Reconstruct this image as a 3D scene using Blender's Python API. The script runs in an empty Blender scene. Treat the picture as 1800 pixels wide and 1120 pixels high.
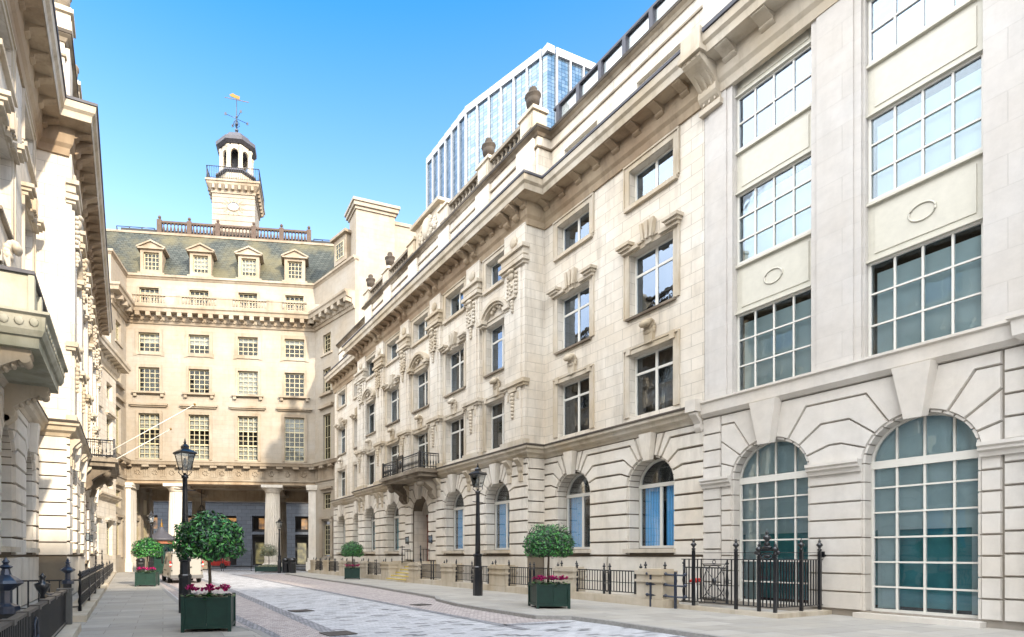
import bpy, bmesh, math, random
from mathutils import Vector, Matrix
R = math.radians
random.seed(7)
scene = bpy.context.scene
col = scene.collection

# ---------------- camera, sky, sun, exposure ----------------
cd = bpy.data.cameras.new("camera"); cam = bpy.data.objects.new("camera", cd); col.objects.link(cam)
cam.location = (0, 0, 1.65); cam.rotation_euler = (R(90), 0, R(-25.04))
cd.sensor_width = 36; cd.lens = 19.74; cd.shift_x = 0.1189; cd.shift_y = 0.2306
cd.clip_start = 0.1; cd.clip_end = 4000
scene.camera = cam
SUN_EL, SUN_AZ = 24.0, 10.0      # sun low behind the camera, a little to the right
w = bpy.data.worlds.new("World"); scene.world = w; w.use_nodes = True
nt = w.node_tree; nt.nodes.clear()
sky = nt.nodes.new("ShaderNodeTexSky"); sky.sky_type = 'NISHITA'; sky.sun_disc = False
sky.sun_elevation = R(SUN_EL); sky.sun_rotation = R(180 - SUN_AZ)
sky.air_density = 1.0; sky.dust_density = 1.0; sky.ozone_density = 3.0
bg = nt.nodes.new("ShaderNodeBackground"); bg.inputs[1].default_value = 0.15
tint = nt.nodes.new("ShaderNodeMix"); tint.data_type = 'RGBA'; tint.blend_type = 'MULTIPLY'; tint.inputs[0].default_value = 1.0; tint.inputs[7].default_value = (0.40, 1.0, 1.15, 1)
tsp = nt.nodes.new("ShaderNodeSeparateXYZ"); hz = nt.nodes.new("ShaderNodeMapRange"); hz.inputs[1].default_value = 0.38; hz.inputs[2].default_value = 0.70; hz.inputs[3].default_value = 1.0; hz.inputs[4].default_value = 0.0
# bright cloud added to the unseen south-western sky to fill the shaded facades
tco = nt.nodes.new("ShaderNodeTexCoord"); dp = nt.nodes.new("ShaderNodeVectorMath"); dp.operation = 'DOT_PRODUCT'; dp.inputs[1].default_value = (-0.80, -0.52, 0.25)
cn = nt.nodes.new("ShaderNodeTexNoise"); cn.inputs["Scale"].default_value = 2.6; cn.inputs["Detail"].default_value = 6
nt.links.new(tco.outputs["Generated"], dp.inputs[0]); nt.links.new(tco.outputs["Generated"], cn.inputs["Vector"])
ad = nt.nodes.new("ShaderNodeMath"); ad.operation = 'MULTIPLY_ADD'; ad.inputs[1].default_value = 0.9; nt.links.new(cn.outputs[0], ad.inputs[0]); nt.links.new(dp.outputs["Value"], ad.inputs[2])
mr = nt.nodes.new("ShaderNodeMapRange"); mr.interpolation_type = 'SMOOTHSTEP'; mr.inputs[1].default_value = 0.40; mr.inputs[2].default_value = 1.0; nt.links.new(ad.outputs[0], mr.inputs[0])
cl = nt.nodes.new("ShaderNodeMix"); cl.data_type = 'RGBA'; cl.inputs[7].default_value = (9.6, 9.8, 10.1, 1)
wo = nt.nodes.new("ShaderNodeOutputWorld")
nt.links.new(tco.outputs["Generated"], tsp.inputs[0]); nt.links.new(tsp.outputs[2], hz.inputs[0])
hm = nt.nodes.new("ShaderNodeMix"); hm.data_type = 'RGBA'; hm.inputs[6].default_value = (0.235, 0.68, 0.82, 1); hm.inputs[7].default_value = (1.22, 1.0, 0.90, 1)
nt.links.new(hz.outputs[0], hm.inputs[0]); nt.links.new(hm.outputs[2], tint.inputs[7])
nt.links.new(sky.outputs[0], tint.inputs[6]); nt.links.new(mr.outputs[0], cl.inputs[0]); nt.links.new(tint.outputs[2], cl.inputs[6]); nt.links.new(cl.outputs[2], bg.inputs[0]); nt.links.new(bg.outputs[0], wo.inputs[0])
sl = bpy.data.lights.new("sun", 'SUN'); sl.energy = 2.0; sl.angle = R(1.5); sl.color = (1, 0.87, 0.70)
so = bpy.data.objects.new("sun", sl); col.objects.link(so)
sd = Vector((math.sin(R(SUN_AZ)) * math.cos(R(SUN_EL)), -math.cos(R(SUN_AZ)) * math.cos(R(SUN_EL)), math.sin(R(SUN_EL))))
so.rotation_euler = sd.to_track_quat('Z', 'Y').to_euler()
vs = scene.view_settings; vs.view_transform = 'Standard'; vs.look = 'None'; vs.exposure = 2.0; vs.gamma = 1

# ---------------- materials ----------------
def newmat(name):
    m = bpy.data.materials.new(name); m.use_nodes = True
    return m, m.node_tree, m.node_tree.nodes["Principled BSDF"]
def N(t, typ, **kw):
    n = t.nodes.new(typ)
    for k, v in kw.items():
        if k in n.inputs: n.inputs[k].default_value = v
        else: setattr(n, k, v)
    return n
def ramp(t, fac, stops):
    r = t.nodes.new("ShaderNodeValToRGB"); cr = r.color_ramp
    while len(cr.elements) < len(stops): cr.elements.new(0.5)
    for e, (p, c) in zip(cr.elements, stops):
        e.position = p; e.color = (c, c, c, 1) if isinstance(c, (int, float)) else (*c, 1)
    t.links.new(fac, r.inputs[0]); return r
def mixc(t, mode, fac, a, b):
    n = t.nodes.new("ShaderNodeMix"); n.data_type = 'RGBA'; n.blend_type = mode
    for sock, v in ((n.inputs[0], fac), (n.inputs[6], a), (n.inputs[7], b)):
        if hasattr(v, "links"): t.links.new(v, sock)
        elif isinstance(v, tuple): sock.default_value = (*v, 1)
        else: sock.default_value = v
    return n.outputs[2]
def wallcoords(t):
    tc = t.nodes.new("ShaderNodeTexCoord"); s = t.nodes.new("ShaderNodeSeparateXYZ"); t.links.new(tc.outputs["Object"], s.inputs[0])
    a = N(t, "ShaderNodeMath", operation='ADD'); t.links.new(s.outputs[0], a.inputs[0]); t.links.new(s.outputs[1], a.inputs[1])
    c = t.nodes.new("ShaderNodeCombineXYZ"); t.links.new(a.outputs[0], c.inputs[0]); t.links.new(s.outputs[2], c.inputs[1])
    return tc.outputs["Object"], c.outputs[0]
def noise(t, vec, scale, detail=4, rough=0.55, stretch=None):
    if stretch:
        mp = t.nodes.new("ShaderNodeMapping"); mp.inputs[3].default_value = stretch; t.links.new(vec, mp.inputs[0]); vec = mp.outputs[0]
    n = N(t, "ShaderNodeTexNoise", Scale=scale, Detail=detail, Roughness=rough); t.links.new(vec, n.inputs["Vector"]); return n.outputs[0]
def bump(t, b, h, strength, dist=0.02, prev=None):
    n = N(t, "ShaderNodeBump", Strength=strength, Distance=dist); t.links.new(h, n.inputs["Height"])
    if prev: t.links.new(prev, n.inputs["Normal"])
    t.links.new(n.outputs[0], b.inputs["Normal"]); return n.outputs[0]
def stone(name, base, warm, joints=True, bw=0.85, bh=0.42, grime=0.5, jcol=0.55, tonal=0.5):
    m, t, b = newmat(name)
    obj, wc = wallcoords(t)
    c = mixc(t, 'MIX', ramp(t, noise(t, obj, 0.35, 5), [(0.35, 0.0), (0.65, 1.0)]).outputs[0], base, warm)
    c = mixc(t, 'MULTIPLY', 0.6, c, ramp(t, noise(t, obj, 2.2, 6, 0.7), [(0.3, 0.80), (0.6, 1.0)]).outputs[0])
    streak = ramp(t, noise(t, obj, 1.6, 5, 0.65, (1, 1, 0.16)), [(0.50, 0.0), (0.80, 1.0)])
    sm = N(t, "ShaderNodeMath", operation='MULTIPLY'); t.links.new(streak.outputs[0], sm.inputs[0]); sm.inputs[1].default_value = grime
    c = mixc(t, 'MIX', sm.outputs[0], c, tuple(x * 0.55 for x in warm))
    prev = None
    if joints:
        br = N(t, "ShaderNodeTexBrick", Scale=1.0); br.inputs["Brick Width"].default_value = bw; br.inputs["Row Height"].default_value = bh
        br.inputs["Mortar Size"].default_value = 0.008; br.inputs["Mortar Smooth"].default_value = 0.25
        br.inputs["Color1"].default_value = (0, 0, 0, 1); br.inputs["Color2"].default_value = (1, 1, 1, 1); br.inputs["Mortar"].default_value = (0.5, 0.5, 0.5, 1)
        t.links.new(wc, br.inputs["Vector"])
        c = mixc(t, 'MULTIPLY', tonal, c, ramp(t, br.outputs["Color"], [(0.0, (0.82, 0.78, 0.72)), (1.0, (1, 1, 1))]).outputs[0])
        c = mixc(t, 'MIX', ramp(t, br.outputs["Fac"], [(0, 0.0), (1, jcol)]).outputs[0], c, tuple(x * 0.38 for x in warm))
        inv = N(t, "ShaderNodeMath", operation='SUBTRACT'); inv.inputs[0].default_value = 1; t.links.new(br.outputs["Fac"], inv.inputs[1])
        prev = bump(t, b, inv.outputs[0], 0.6, 0.012)
    t.links.new(c, b.inputs["Base Color"]); b.inputs["Roughness"].default_value = 0.85
    bump(t, b, noise(t, obj, 14, 6, 0.7), 0.22, 0.02, prev)
    return m
def plain(name, c, rough=0.5, metal=0.0, var=0.12, nscale=6, bmp=0.0, coat=0.0, spec=0.5):
    m, t, b = newmat(name)
    tc = t.nodes.new("ShaderNodeTexCoord")
    nn = noise(t, tc.outputs["Object"], nscale, 5, 0.65)
    k = ramp(t, nn, [(0.3, 1 - var), (0.7, 1.0)])
    t.links.new(mixc(t, 'MULTIPLY', 1.0, c, k.outputs[0]), b.inputs["Base Color"])
    b.inputs["Roughness"].default_value = rough; b.inputs["Metallic"].default_value = metal
    b.inputs["Coat Weight"].default_value = coat; b.inputs["Specular IOR Level"].default_value = spec
    if bmp: bump(t, b, nn, bmp, 0.02)
    return m
def glass(name, tint=(0.75, 0.85, 0.9), refl=0.30, wav=0.05, gc=(0.95, 0.97, 1), fm=1.1):
    m, t, b = newmat(name); t.nodes.remove(b); out = [n for n in t.nodes if n.type == 'OUTPUT_MATERIAL'][0]
    tc = t.nodes.new("ShaderNodeTexCoord")
    tr = N(t, "ShaderNodeBsdfTransparent"); tr.inputs[0].default_value = (*tint, 1)
    gl = N(t, "ShaderNodeBsdfGlossy", Roughness=0.015); gl.inputs[0].default_value = (*gc, 1)
    bn = N(t, "ShaderNodeBump", Strength=wav, Distance=0.05); t.links.new(noise(t, tc.outputs["Object"], 1.8, 2), bn.inputs["Height"]); t.links.new(bn.outputs[0], gl.inputs["Normal"])
    lw = N(t, "ShaderNodeFresnel", IOR=1.5)
    ad = N(t, "ShaderNodeMath", operation='MULTIPLY_ADD'); t.links.new(lw.outputs[0], ad.inputs[0]); ad.inputs[1].default_value = fm; ad.inputs[2].default_value = refl; ad.use_clamp = True
    mx = t.nodes.new("ShaderNodeMixShader"); t.links.new(ad.outputs[0], mx.inputs[0]); t.links.new(tr.outputs[0], mx.inputs[1]); t.links.new(gl.outputs[0], mx.inputs[2])
    t.links.new(mx.outputs[0], out.inputs[0]); return m
def emis(name, c, s):
    m, t, b = newmat(name); b.inputs["Base Color"].default_value = (*c, 1); b.inputs["Emission Color"].default_value = (*c, 1); b.inputs["Emission Strength"].default_value = s; return m
def fabric(name, c, folds=True):
    m, t, b = newmat(name); obj, wc = wallcoords(t)
    wv = N(t, "ShaderNodeTexWave", Scale=2.6, Distortion=0.25); wv.bands_direction = 'X'; t.links.new(wc, wv.inputs["Vector"])
    t.links.new(mixc(t, 'MULTIPLY', 1.0, c, ramp(t, wv.outputs[1], [(0, 0.72), (1, 1.0)]).outputs[0]), b.inputs["Base Color"])
    b.inputs["Roughness"].default_value = 0.9
    bump(t, b, wv.outputs[1], 0.5, 0.05); return m
def bricky(name, c1, c2, mortar, bw, bh, ms, rough=0.8, bstr=0.5, off=0.5, horizontal=False, rot=0, spec=0.5, patches=None, scale_noise=3.0, remap=False):
    m, t, b = newmat(name); obj, wc = wallcoords(t)
    vec = obj if horizontal else wc
    if rot:
        mp = t.nodes.new("ShaderNodeMapping"); mp.inputs[2].default_value = (0, 0, rot); t.links.new(vec, mp.inputs[0]); vec = mp.outputs[0]
    br = N(t, "ShaderNodeTexBrick", Scale=1.0); br.offset = off
    br.inputs["Brick Width"].default_value = bw; br.inputs["Row Height"].default_value = bh; br.inputs["Mortar Size"].default_value = ms; br.inputs["Mortar Smooth"].default_value = 0.3
    br.inputs["Color1"].default_value = (*c1, 1); br.inputs["Color2"].default_value = (*c2, 1); br.inputs["Mortar"].default_value = (*mortar, 1)
    t.links.new(vec, br.inputs["Vector"])
    src = br.outputs["Color"]
    if remap:
        src = ramp(t, br.outputs["Color"], [(0.0, (0.13, 0.135, 0.15)), (0.07, (0.20, 0.205, 0.22)), (0.16, (0.44, 0.45, 0.48)), (1.0, (0.58, 0.585, 0.61))]).outputs[0]
        src = mixc(t, 'MIX', br.outputs["Fac"], src, (0.24, 0.235, 0.235))
    c = mixc(t, 'MULTIPLY', 0.8, src, ramp(t, noise(t, obj, scale_noise, 6, 0.7), [(0.3, 0.82), (0.65, 1.04)]).outputs[0])
    if patches:
        c = mixc(t, 'MIX', ramp(t, noise(t, obj, patches[1], 5, 0.6), [(0.42, 0.0), (0.62, patches[2])]).outputs[0], c, patches[0])
    t.links.new(c, b.inputs["Base Color"]); b.inputs["Roughness"].default_value = rough; b.inputs["Specular IOR Level"].default_value = spec
    inv = N(t, "ShaderNodeMath", operation='SUBTRACT'); inv.inputs[0].default_value = 1; t.links.new(br.outputs["Fac"], inv.inputs[1])
    p = bump(t, b, inv.outputs[0], bstr, 0.02); bump(t, b, noise(t, obj, 25, 4, 0.7), 0.25, 0.01, p)
    return m
M = {}
M['stone'] = stone('portland_stone', (0.66, 0.62, 0.55), (0.62, 0.55, 0.45), grime=0.9, jcol=0.75, tonal=0.45)
M['rust'] = stone('rusticated_stone', (0.67, 0.63, 0.56), (0.62, 0.55, 0.45), joints=False, grime=0.8)
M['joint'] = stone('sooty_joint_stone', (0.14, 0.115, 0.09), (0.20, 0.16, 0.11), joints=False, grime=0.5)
M['trim'] = stone('moulded_stone', (0.55, 0.50, 0.42), (0.44, 0.36, 0.25), joints=False, grime=0.9)
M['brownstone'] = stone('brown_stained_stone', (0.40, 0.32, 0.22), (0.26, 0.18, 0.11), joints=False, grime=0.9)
M['dirty'] = stone('weathered_stone', (0.36, 0.31, 0.24), (0.12, 0.09, 0.06), joints=False, grime=1.0)
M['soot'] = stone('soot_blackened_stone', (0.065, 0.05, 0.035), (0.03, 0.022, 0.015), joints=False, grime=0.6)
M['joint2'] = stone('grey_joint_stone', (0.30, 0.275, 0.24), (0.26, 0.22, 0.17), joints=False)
M['white'] = stone('pale_smooth_stone', (0.55, 0.53, 0.505), (0.53, 0.495, 0.45), bw=1.6, bh=0.7, grime=0.25, jcol=0.14, tonal=0.2)
M['whiterust'] = stone('pale_rusticated_stone', (0.60, 0.57, 0.525), (0.57, 0.52, 0.45), joints=False, grime=0.3)
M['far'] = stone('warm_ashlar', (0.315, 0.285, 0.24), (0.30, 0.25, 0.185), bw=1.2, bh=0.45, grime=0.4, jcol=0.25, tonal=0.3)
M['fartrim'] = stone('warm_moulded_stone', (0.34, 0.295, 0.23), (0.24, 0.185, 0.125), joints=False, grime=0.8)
M['mossy'] = stone('mossy_stone', (0.50, 0.48, 0.41), (0.22, 0.22, 0.14), joints=False, grime=0.9)
M['panel'] = plain('cream_painted_panel', (0.56, 0.535, 0.45), 0.5, var=0.10)
M['frame'] = plain('white_window_paint', (0.66, 0.64, 0.58), 0.4, var=0.05)
M['cream'] = plain('cream_window_paint', (0.46, 0.40, 0.25), 0.45, var=0.06)
M['iron'] = plain('black_iron', (0.012, 0.013, 0.016), 0.28, var=0.3, nscale=20, bmp=0.1, coat=0.3)
M['bluegrey'] = plain('blue_black_iron', (0.025, 0.035, 0.06), 0.3, var=0.3, nscale=20, coat=0.3)
M['rustiron'] = plain('brown_stone_baluster', (0.085, 0.055, 0.038), 0.8, var=0.4, nscale=3)
M['lead'] = plain('lead_sheet', (0.07, 0.07, 0.085), 0.6, var=0.3, nscale=4)
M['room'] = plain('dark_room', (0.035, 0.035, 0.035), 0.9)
M['glass'] = glass('window_glass', (0.95, 0.97, 0.98), refl=0.13, wav=0.03, gc=(0.72, 0.78, 0.84))
M['glassup'] = glass('sky_window_glass', (0.70, 0.78, 0.85), refl=0.24, wav=0.05, gc=(0.58, 0.68, 0.80))
M['glassfar'] = glass('far_window_glass', (0.9, 0.92, 0.92), refl=0.0, wav=0.08, gc=(0.50, 0.50, 0.46), fm=0.9)
M['glassground'] = glass('shaded_window_glass', (0.97, 0.99, 1.0), refl=0.0, wav=0.02, fm=0.5)
M['glassbig'] = glass('large_window_glass', (0.96, 1.0, 1.0), refl=0.06, wav=0.03, gc=(0.46, 0.52, 0.58))
M['blue'] = fabric('blue_curtain', (0.16, 0.55, 1.0))
M['blind'] = plain('pale_blind', (0.72, 0.86, 0.90), 0.9, var=0.15, nscale=1.2)
M['teal'] = plain('teal_screen', (0.12, 0.42, 0.48), 0.9, var=0.3, nscale=2)
M['whiteblind'] = fabric('white_blind', (0.75, 0.75, 0.70))
M['paleblind'] = plain('pale_roller_blind', (0.42, 0.41, 0.38), 0.9)
M['slate'] = bricky('mossy_slate', (0.022, 0.03, 0.025), (0.052, 0.06, 0.05), (0.006, 0.007, 0.006), 0.5, 0.26, 0.035, 0.75, 0.7, patches=((0.105, 0.09, 0.042), 0.30, 0.7))
M['pave'] = bricky('york_paving', (0.30, 0.285, 0.26), (0.43, 0.41, 0.375), (0.13, 0.12, 0.11), 1.15, 0.62, 0.007, 0.7, 0.35, horizontal=True, rot=R(3), patches=((0.36, 0.33, 0.28), 0.8, 0.6))
M['road'] = bricky('granite_setts', (0, 0, 0), (1, 1, 1), (0.5, 0.5, 0.5), 0.36, 0.15, 0.008, 0.5, 0.5, horizontal=True, rot=R(-2), remap=True)
M['pink'] = bricky('pink_granite_setts', (0.36, 0.31, 0.30), (0.54, 0.48, 0.46), (0.20, 0.18, 0.17), 0.14, 0.10, 0.009, 0.75, 0.5, horizontal=True)
M['darksett'] = bricky('dark_granite_setts', (0.19, 0.19, 0.21), (0.34, 0.34, 0.36), (0.08, 0.08, 0.09), 0.10, 0.22, 0.009, 0.65, 0.6, horizontal=True)
M['kerb'] = plain('granite_kerb', (0.34, 0.33, 0.31), 0.7, var=0.35, nscale=12, bmp=0.2)
M['asphalt'] = plain('asphalt', (0.05, 0.05, 0.052), 0.85, var=0.3, nscale=30, bmp=0.3)
M['greenbox'] = plain('dark_green_paint', (0.005, 0.034, 0.024), 0.45, var=0.35, nscale=5, bmp=0.05)
M['soil'] = plain('soil', (0.03, 0.02, 0.015), 0.95, var=0.5, nscale=30, bmp=0.8)
M['bark'] = plain('bark', (0.16, 0.12, 0.085), 0.9, var=0.5, nscale=25, bmp=0.6)
M['van'] = plain('silver_beige_van_paint', (0.34, 0.325, 0.29), 0.3, 0.35, var=0.05, coat=0.8)
M['tyre'] = plain('tyre_rubber', (0.015, 0.015, 0.015), 0.8)
M['red'] = plain('red_lens', (0.55, 0.01, 0.01), 0.25)
M['redpaint'] = plain('red_paint', (0.55, 0.03, 0.02), 0.35, var=0.15)
M['gold'] = plain('gilding', (0.22, 0.12, 0.015), 0.5, 0.3)
M['door'] = plain('dark_red_door_paint', (0.22, 0.06, 0.035), 0.35, var=0.3, nscale=3)
M['yellow'] = plain('yellow_paint', (0.66, 0.52, 0.08), 0.6, var=0.3, nscale=12)
M['orange'] = plain('terracotta_band', (0.30, 0.10, 0.045), 0.6, var=0.3, nscale=20)
M['greystone'] = bricky('dark_grey_masonry', (0.055, 0.065, 0.08), (0.075, 0.085, 0.10), (0.02, 0.022, 0.025), 1.3, 0.55, 0.02, 0.8, 0.7)
M['plate'] = plain('number_plate', (0.55, 0.55, 0.5), 0.4)
M['skyglass'] = None
M['twhite'] = plain('white_cladding', (0.36, 0.37, 0.385), 0.4, var=0.03, nscale=0.2)
def litmat(name, c1, c2, s):
    m, t, b = newmat(name); tc = t.nodes.new("ShaderNodeTexCoord"); c = ramp(t, noise(t, tc.outputs["Object"], 1.1, 4), [(0.35, c1), (0.62, c2)]).outputs[0]
    b.inputs["Base Color"].default_value = (0.05, 0.05, 0.05, 1); t.links.new(c, b.inputs["Emission Color"]); b.inputs["Emission Strength"].default_value = s; return m
M['lit'] = litmat('lit_interior', (0.10, 0.05, 0.02), (0.9, 0.42, 0.10), 0.16)
M['lit2'] = litmat('lit_shop', (0.03, 0.04, 0.02), (0.8, 0.68, 0.28), 0.13)
def leafmat(name, c1, c2):
    m, t, b = newmat(name); tc = t.nodes.new("ShaderNodeTexCoord"); g = t.nodes.new("ShaderNodeNewGeometry")
    c = ramp(t, g.outputs["Random Per Island"], [(0.0, tuple(x * .6 for x in c1)), (0.45, c1), (0.85, c2), (1.0, (c2[0] * 2.2, c2[1] * 1.1, c2[2]))]).outputs[0]
    t.links.new(c, b.inputs["Base Color"]); b.inputs["Roughness"].default_value = 0.32; b.inputs["Specular IOR Level"].default_value = 0.6
    return m
M['leaf'] = leafmat('bay_leaf', (0.008, 0.045, 0.014), (0.06, 0.30, 0.06))
M['olive'] = leafmat('olive_leaf', (0.10, 0.13, 0.07), (0.22, 0.26, 0.15))
M['petal'] = leafmat('cyclamen_petal', (0.36, 0.008, 0.10), (0.60, 0.03, 0.28))
def curtainwall(name):
    m, t, b = newmat(name); obj, wc = wallcoords(t)
    br = N(t, "ShaderNodeTexBrick", Scale=1.0); br.offset = 0.0
    br.inputs["Brick Width"].default_value = 1.45; br.inputs["Row Height"].default_value = 1.3; br.inputs["Mortar Size"].default_value = 0.07
    br.inputs["Color1"].default_value = (0.08, 0.14, 0.20, 1); br.inputs["Color2"].default_value = (0.19, 0.25, 0.31, 1); br.inputs["Mortar"].default_value = (0.02, 0.035, 0.06, 1)
    t.links.new(wc, br.inputs["Vector"]); t.links.new(br.outputs["Color"], b.inputs["Base Color"])
    b.inputs["Roughness"].default_value = 0.06; b.inputs["Specular IOR Level"].default_value = 1.0; b.inputs["Metallic"].default_value = 0.55
    bump(t, b, noise(t, obj, 0.12, 3), 0.15, 1.0)
    return m
M['skyglass'] = curtainwall('curtain_wall_glass')

# ---------------- mesh builder ----------------
class MB:
    def __init__(s): s.v = []; s.f = []; s.smooth = set(); s.cuts = []
    def mark(s): s.cuts.append((len(s.v), len(s.f)))
    def build_each(s, name, mat, parent=None, recalc=True):
        # one object per piece, pieces begin at mark()
        ends = s.cuts[1:] + [(len(s.v), len(s.f))]; out = []
        for (v0, f0), (v1, f1) in zip(s.cuts, ends):
            if v1 == v0: continue
            p = MB(); p.v = s.v[v0:v1]; p.f = [[i - v0 for i in f] for f in s.f[f0:f1]]; p.smooth = {k - f0 for k in s.smooth if f0 <= k < f1}
            out.append(p.build(name, mat, parent, None, recalc))
        return out
    def add(s, vs_, fs, smooth=False):
        b = len(s.v); s.v += [tuple(p) for p in vs_]
        for f in fs:
            if smooth: s.smooth.add(len(s.f))
            s.f.append([i + b for i in f])
    def box(s, x0, x1, o0, o1, z0, z1):
        # o = outward distance from the facade plane (local -y)
        if x0 > x1: x0, x1 = x1, x0
        y0, y1 = -max(o0, o1), -min(o0, o1)
        s.add([(x0, y0, z0), (x1, y0, z0), (x1, y1, z0), (x0, y1, z0), (x0, y0, z1), (x1, y0, z1), (x1, y1, z1), (x0, y1, z1)],
              [(0, 3, 2, 1), (4, 5, 6, 7), (0, 1, 5, 4), (1, 2, 6, 5), (2, 3, 7, 6), (3, 0, 4, 7)])
    def prism(s, poly, o0, o1, inset=0.0):
        # polygon in (x,z), extruded outward from o0 to o1
        a = poly; c = insetp(poly, inset) if inset else poly; n = len(poly)
        if area(poly) < 0: a = a[::-1]; c = c[::-1]
        s.add([(x, -o0, z) for x, z in a] + [(x, -o1, z) for x, z in c],
              [tuple(range(n))[::-1], tuple(range(n, 2 * n))] + [(i, (i + 1) % n, n + (i + 1) % n, n + i) for i in range(n)])
    def slab(s, poly, z0, z1):
        n = len(poly)
        if area(poly) < 0: poly = poly[::-1]
        s.add([(x, y, z0) for x, y in poly] + [(x, y, z1) for x, y in poly],
              [tuple(range(n))[::-1], tuple(range(n, 2 * n))] + [(i, (i + 1) % n, n + (i + 1) % n, n + i) for i in range(n)])
    def sideprism(s, poly, x0, x1):
        # polygon in (o,z) extruded along x
        n = len(poly)
        s.add([(x0, -o, z) for o, z in poly] + [(x1, -o, z) for o, z in poly],
              [tuple(range(n))[::-1], tuple(range(n, 2 * n))] + [(i, (i + 1) % n, n + (i + 1) % n, n + i) for i in range(n)])
    def lathe(s, cx, cy, prof, seg=12, smooth=True, rot=0.0, flute=0):
        vs_ = []
        for r, z in prof:
            for k in range(seg):
                a = rot + 2 * math.pi * k / seg
                rr = r * (1 - (flute if k % 2 else 0))
                vs_.append((cx + rr * math.cos(a), cy + rr * math.sin(a), z))
        fs = []
        for i in range(len(prof) - 1):
            for k in range(seg):
                k2 = (k + 1) % seg
                fs.append((i * seg + k, i * seg + k2, (i + 1) * seg + k2, (i + 1) * seg + k))
        s.add(vs_, fs, smooth)
        b = len(s.v) - len(vs_)
        s.f.append([b + k for k in range(seg)][::-1]); s.f.append([b + (len(prof) - 1) * seg + k for k in range(seg)])
    def tube(s, pts, r, seg=6, smooth=True):
        pts = [Vector(p) for p in pts]; rings = []
        for i, p in enumerate(pts):
            d = (pts[min(i + 1, len(pts) - 1)] - pts[max(i - 1, 0)]).normalized()
            up = Vector((0, 0, 1)) if abs(d.z) < 0.9 else Vector((1, 0, 0))
            a = d.cross(up).normalized(); b = d.cross(a); rr = r[i] if isinstance(r, (list, tuple)) else r
            rings.append([p + a * rr * math.cos(2 * math.pi * k / seg) + b * rr * math.sin(2 * math.pi * k / seg) for k in range(seg)])
        vs_ = [q for ring in rings for q in ring]; fs = []
        for i in range(len(rings) - 1):
            for k in range(seg):
                k2 = (k + 1) % seg; fs.append((i * seg + k, i * seg + k2, (i + 1) * seg + k2, (i + 1) * seg + k))
        s.add(vs_, fs, smooth); b = len(s.v) - len(vs_)
        s.f.append([b + k for k in range(seg)][::-1]); s.f.append([b + (len(rings) - 1) * seg + k for k in range(seg)])
    def ball(s, c, r, sx=1, sy=1, sz=1, seg=8, rings=5):
        prof = []
        vs_ = []; fs = []
        for i in range(rings + 1):
            t = math.pi * i / rings
            for k in range(seg):
                a = 2 * math.pi * k / seg
                vs_.append((c[0] + r * sx * math.sin(t) * math.cos(a), c[1] + r * sy * math.sin(t) * math.sin(a), c[2] - r * sz * math.cos(t)))
        for i in range(rings):
            for k in range(seg):
                k2 = (k + 1) % seg; fs.append((i * seg + k, i * seg + k2, (i + 1) * seg + k2, (i + 1) * seg + k))
        s.add(vs_, fs, True)
    def sweep(s, path, prof, side=1, closed=False):
        # path: 2D points; profile: closed polygon (out, z); out offset to the RIGHT of the path for side=1
        n = len(path); rings = []
        for i in range(n):
            p = Vector(path[i])
            if closed: d0 = (p - Vector(path[i - 1])).normalized(); d1 = (Vector(path[(i + 1) % n]) - p).normalized()
            else:
                d0 = (p - Vector(path[i - 1])).normalized() if i > 0 else None; d1 = (Vector(path[i + 1]) - p).normalized() if i < n - 1 else None
                d0 = d0 or d1; d1 = d1 or d0
            n0 = Vector((d0.y, -d0.x)) * side; n1 = Vector((d1.y, -d1.x)) * side
            mt = (n0 + n1); mt = mt / max(0.2, mt.dot(n0))
            rings.append([(p.x + mt.x * o, p.y + mt.y * o, z) for o, z in prof])
        k = len(prof); vs_ = [q for r_ in rings for q in r_]; fs = []
        for i in range(n if closed else n - 1):
            j = (i + 1) % n
            for a in range(k): fs.append((i * k + a, i * k + (a + 1) % k, j * k + (a + 1) % k, j * k + a))
        if not closed: fs += [tuple(range(k)), tuple(range((n - 1) * k, n * k))[::-1]]
        s.add(vs_, fs)
    def build(s, name, mat, parent=None, loc=None, recalc=True):
        me = bpy.data.meshes.new(name); me.from_pydata(s.v, [], s.f)
        for i, p in enumerate(me.polygons): p.use_smooth = i in s.smooth
        me.materials.append(M[mat] if isinstance(mat, str) else mat)
        if recalc:
            bm = bmesh.new(); bm.from_mesh(me); bmesh.ops.recalc_face_normals(bm, faces=bm.faces); bm.to_mesh(me); bm.free()
        o = bpy.data.objects.new(name, me); col.objects.link(o)
        if parent: o.parent = parent
        if loc: o.location = loc
        return o
def area(p): return sum(p[i][0] * p[(i + 1) % len(p)][1] - p[(i + 1) % len(p)][0] * p[i][1] for i in range(len(p))) / 2
def insetp(p, g):
    n = len(p); sgn = 1 if area(p) > 0 else -1; out = []
    for i in range(n):
        a, b, c = Vector(p[i - 1]), Vector(p[i]), Vector(p[(i + 1) % n])
        d0 = b - a; d1 = c - b
        if d0.length < 1e-6: d0 = d1
        if d1.length < 1e-6: d1 = d0
        d0.normalize(); d1.normalize()
        n0 = Vector((-d0.y, d0.x)) * sgn; n1 = Vector((-d1.y, d1.x)) * sgn
        mt = n0 + n1; k = mt.dot(n0)
        mt = mt / k if k > 0.35 else mt / 0.35 if k > 0 else n0
        out.append((b.x + mt.x * g, b.y + mt.y * g))
    return out
def tag(o, label=None, cat=None, group=None, kind=None):
    if label: o["label"] = label
    if cat: o["category"] = cat
    if group: o["group"] = group
    if kind: o["kind"] = kind
    return o
def empty(name, loc, rz=0.0, label=None, cat=None, group=None):
    o = bpy.data.objects.new(name, None); col.objects.link(o); o.location = loc; o.rotation_euler = (0, 0, rz)
    return tag(o, label, cat, group)
def kids(o): return [c for c in bpy.data.objects if c.parent == o]
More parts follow.
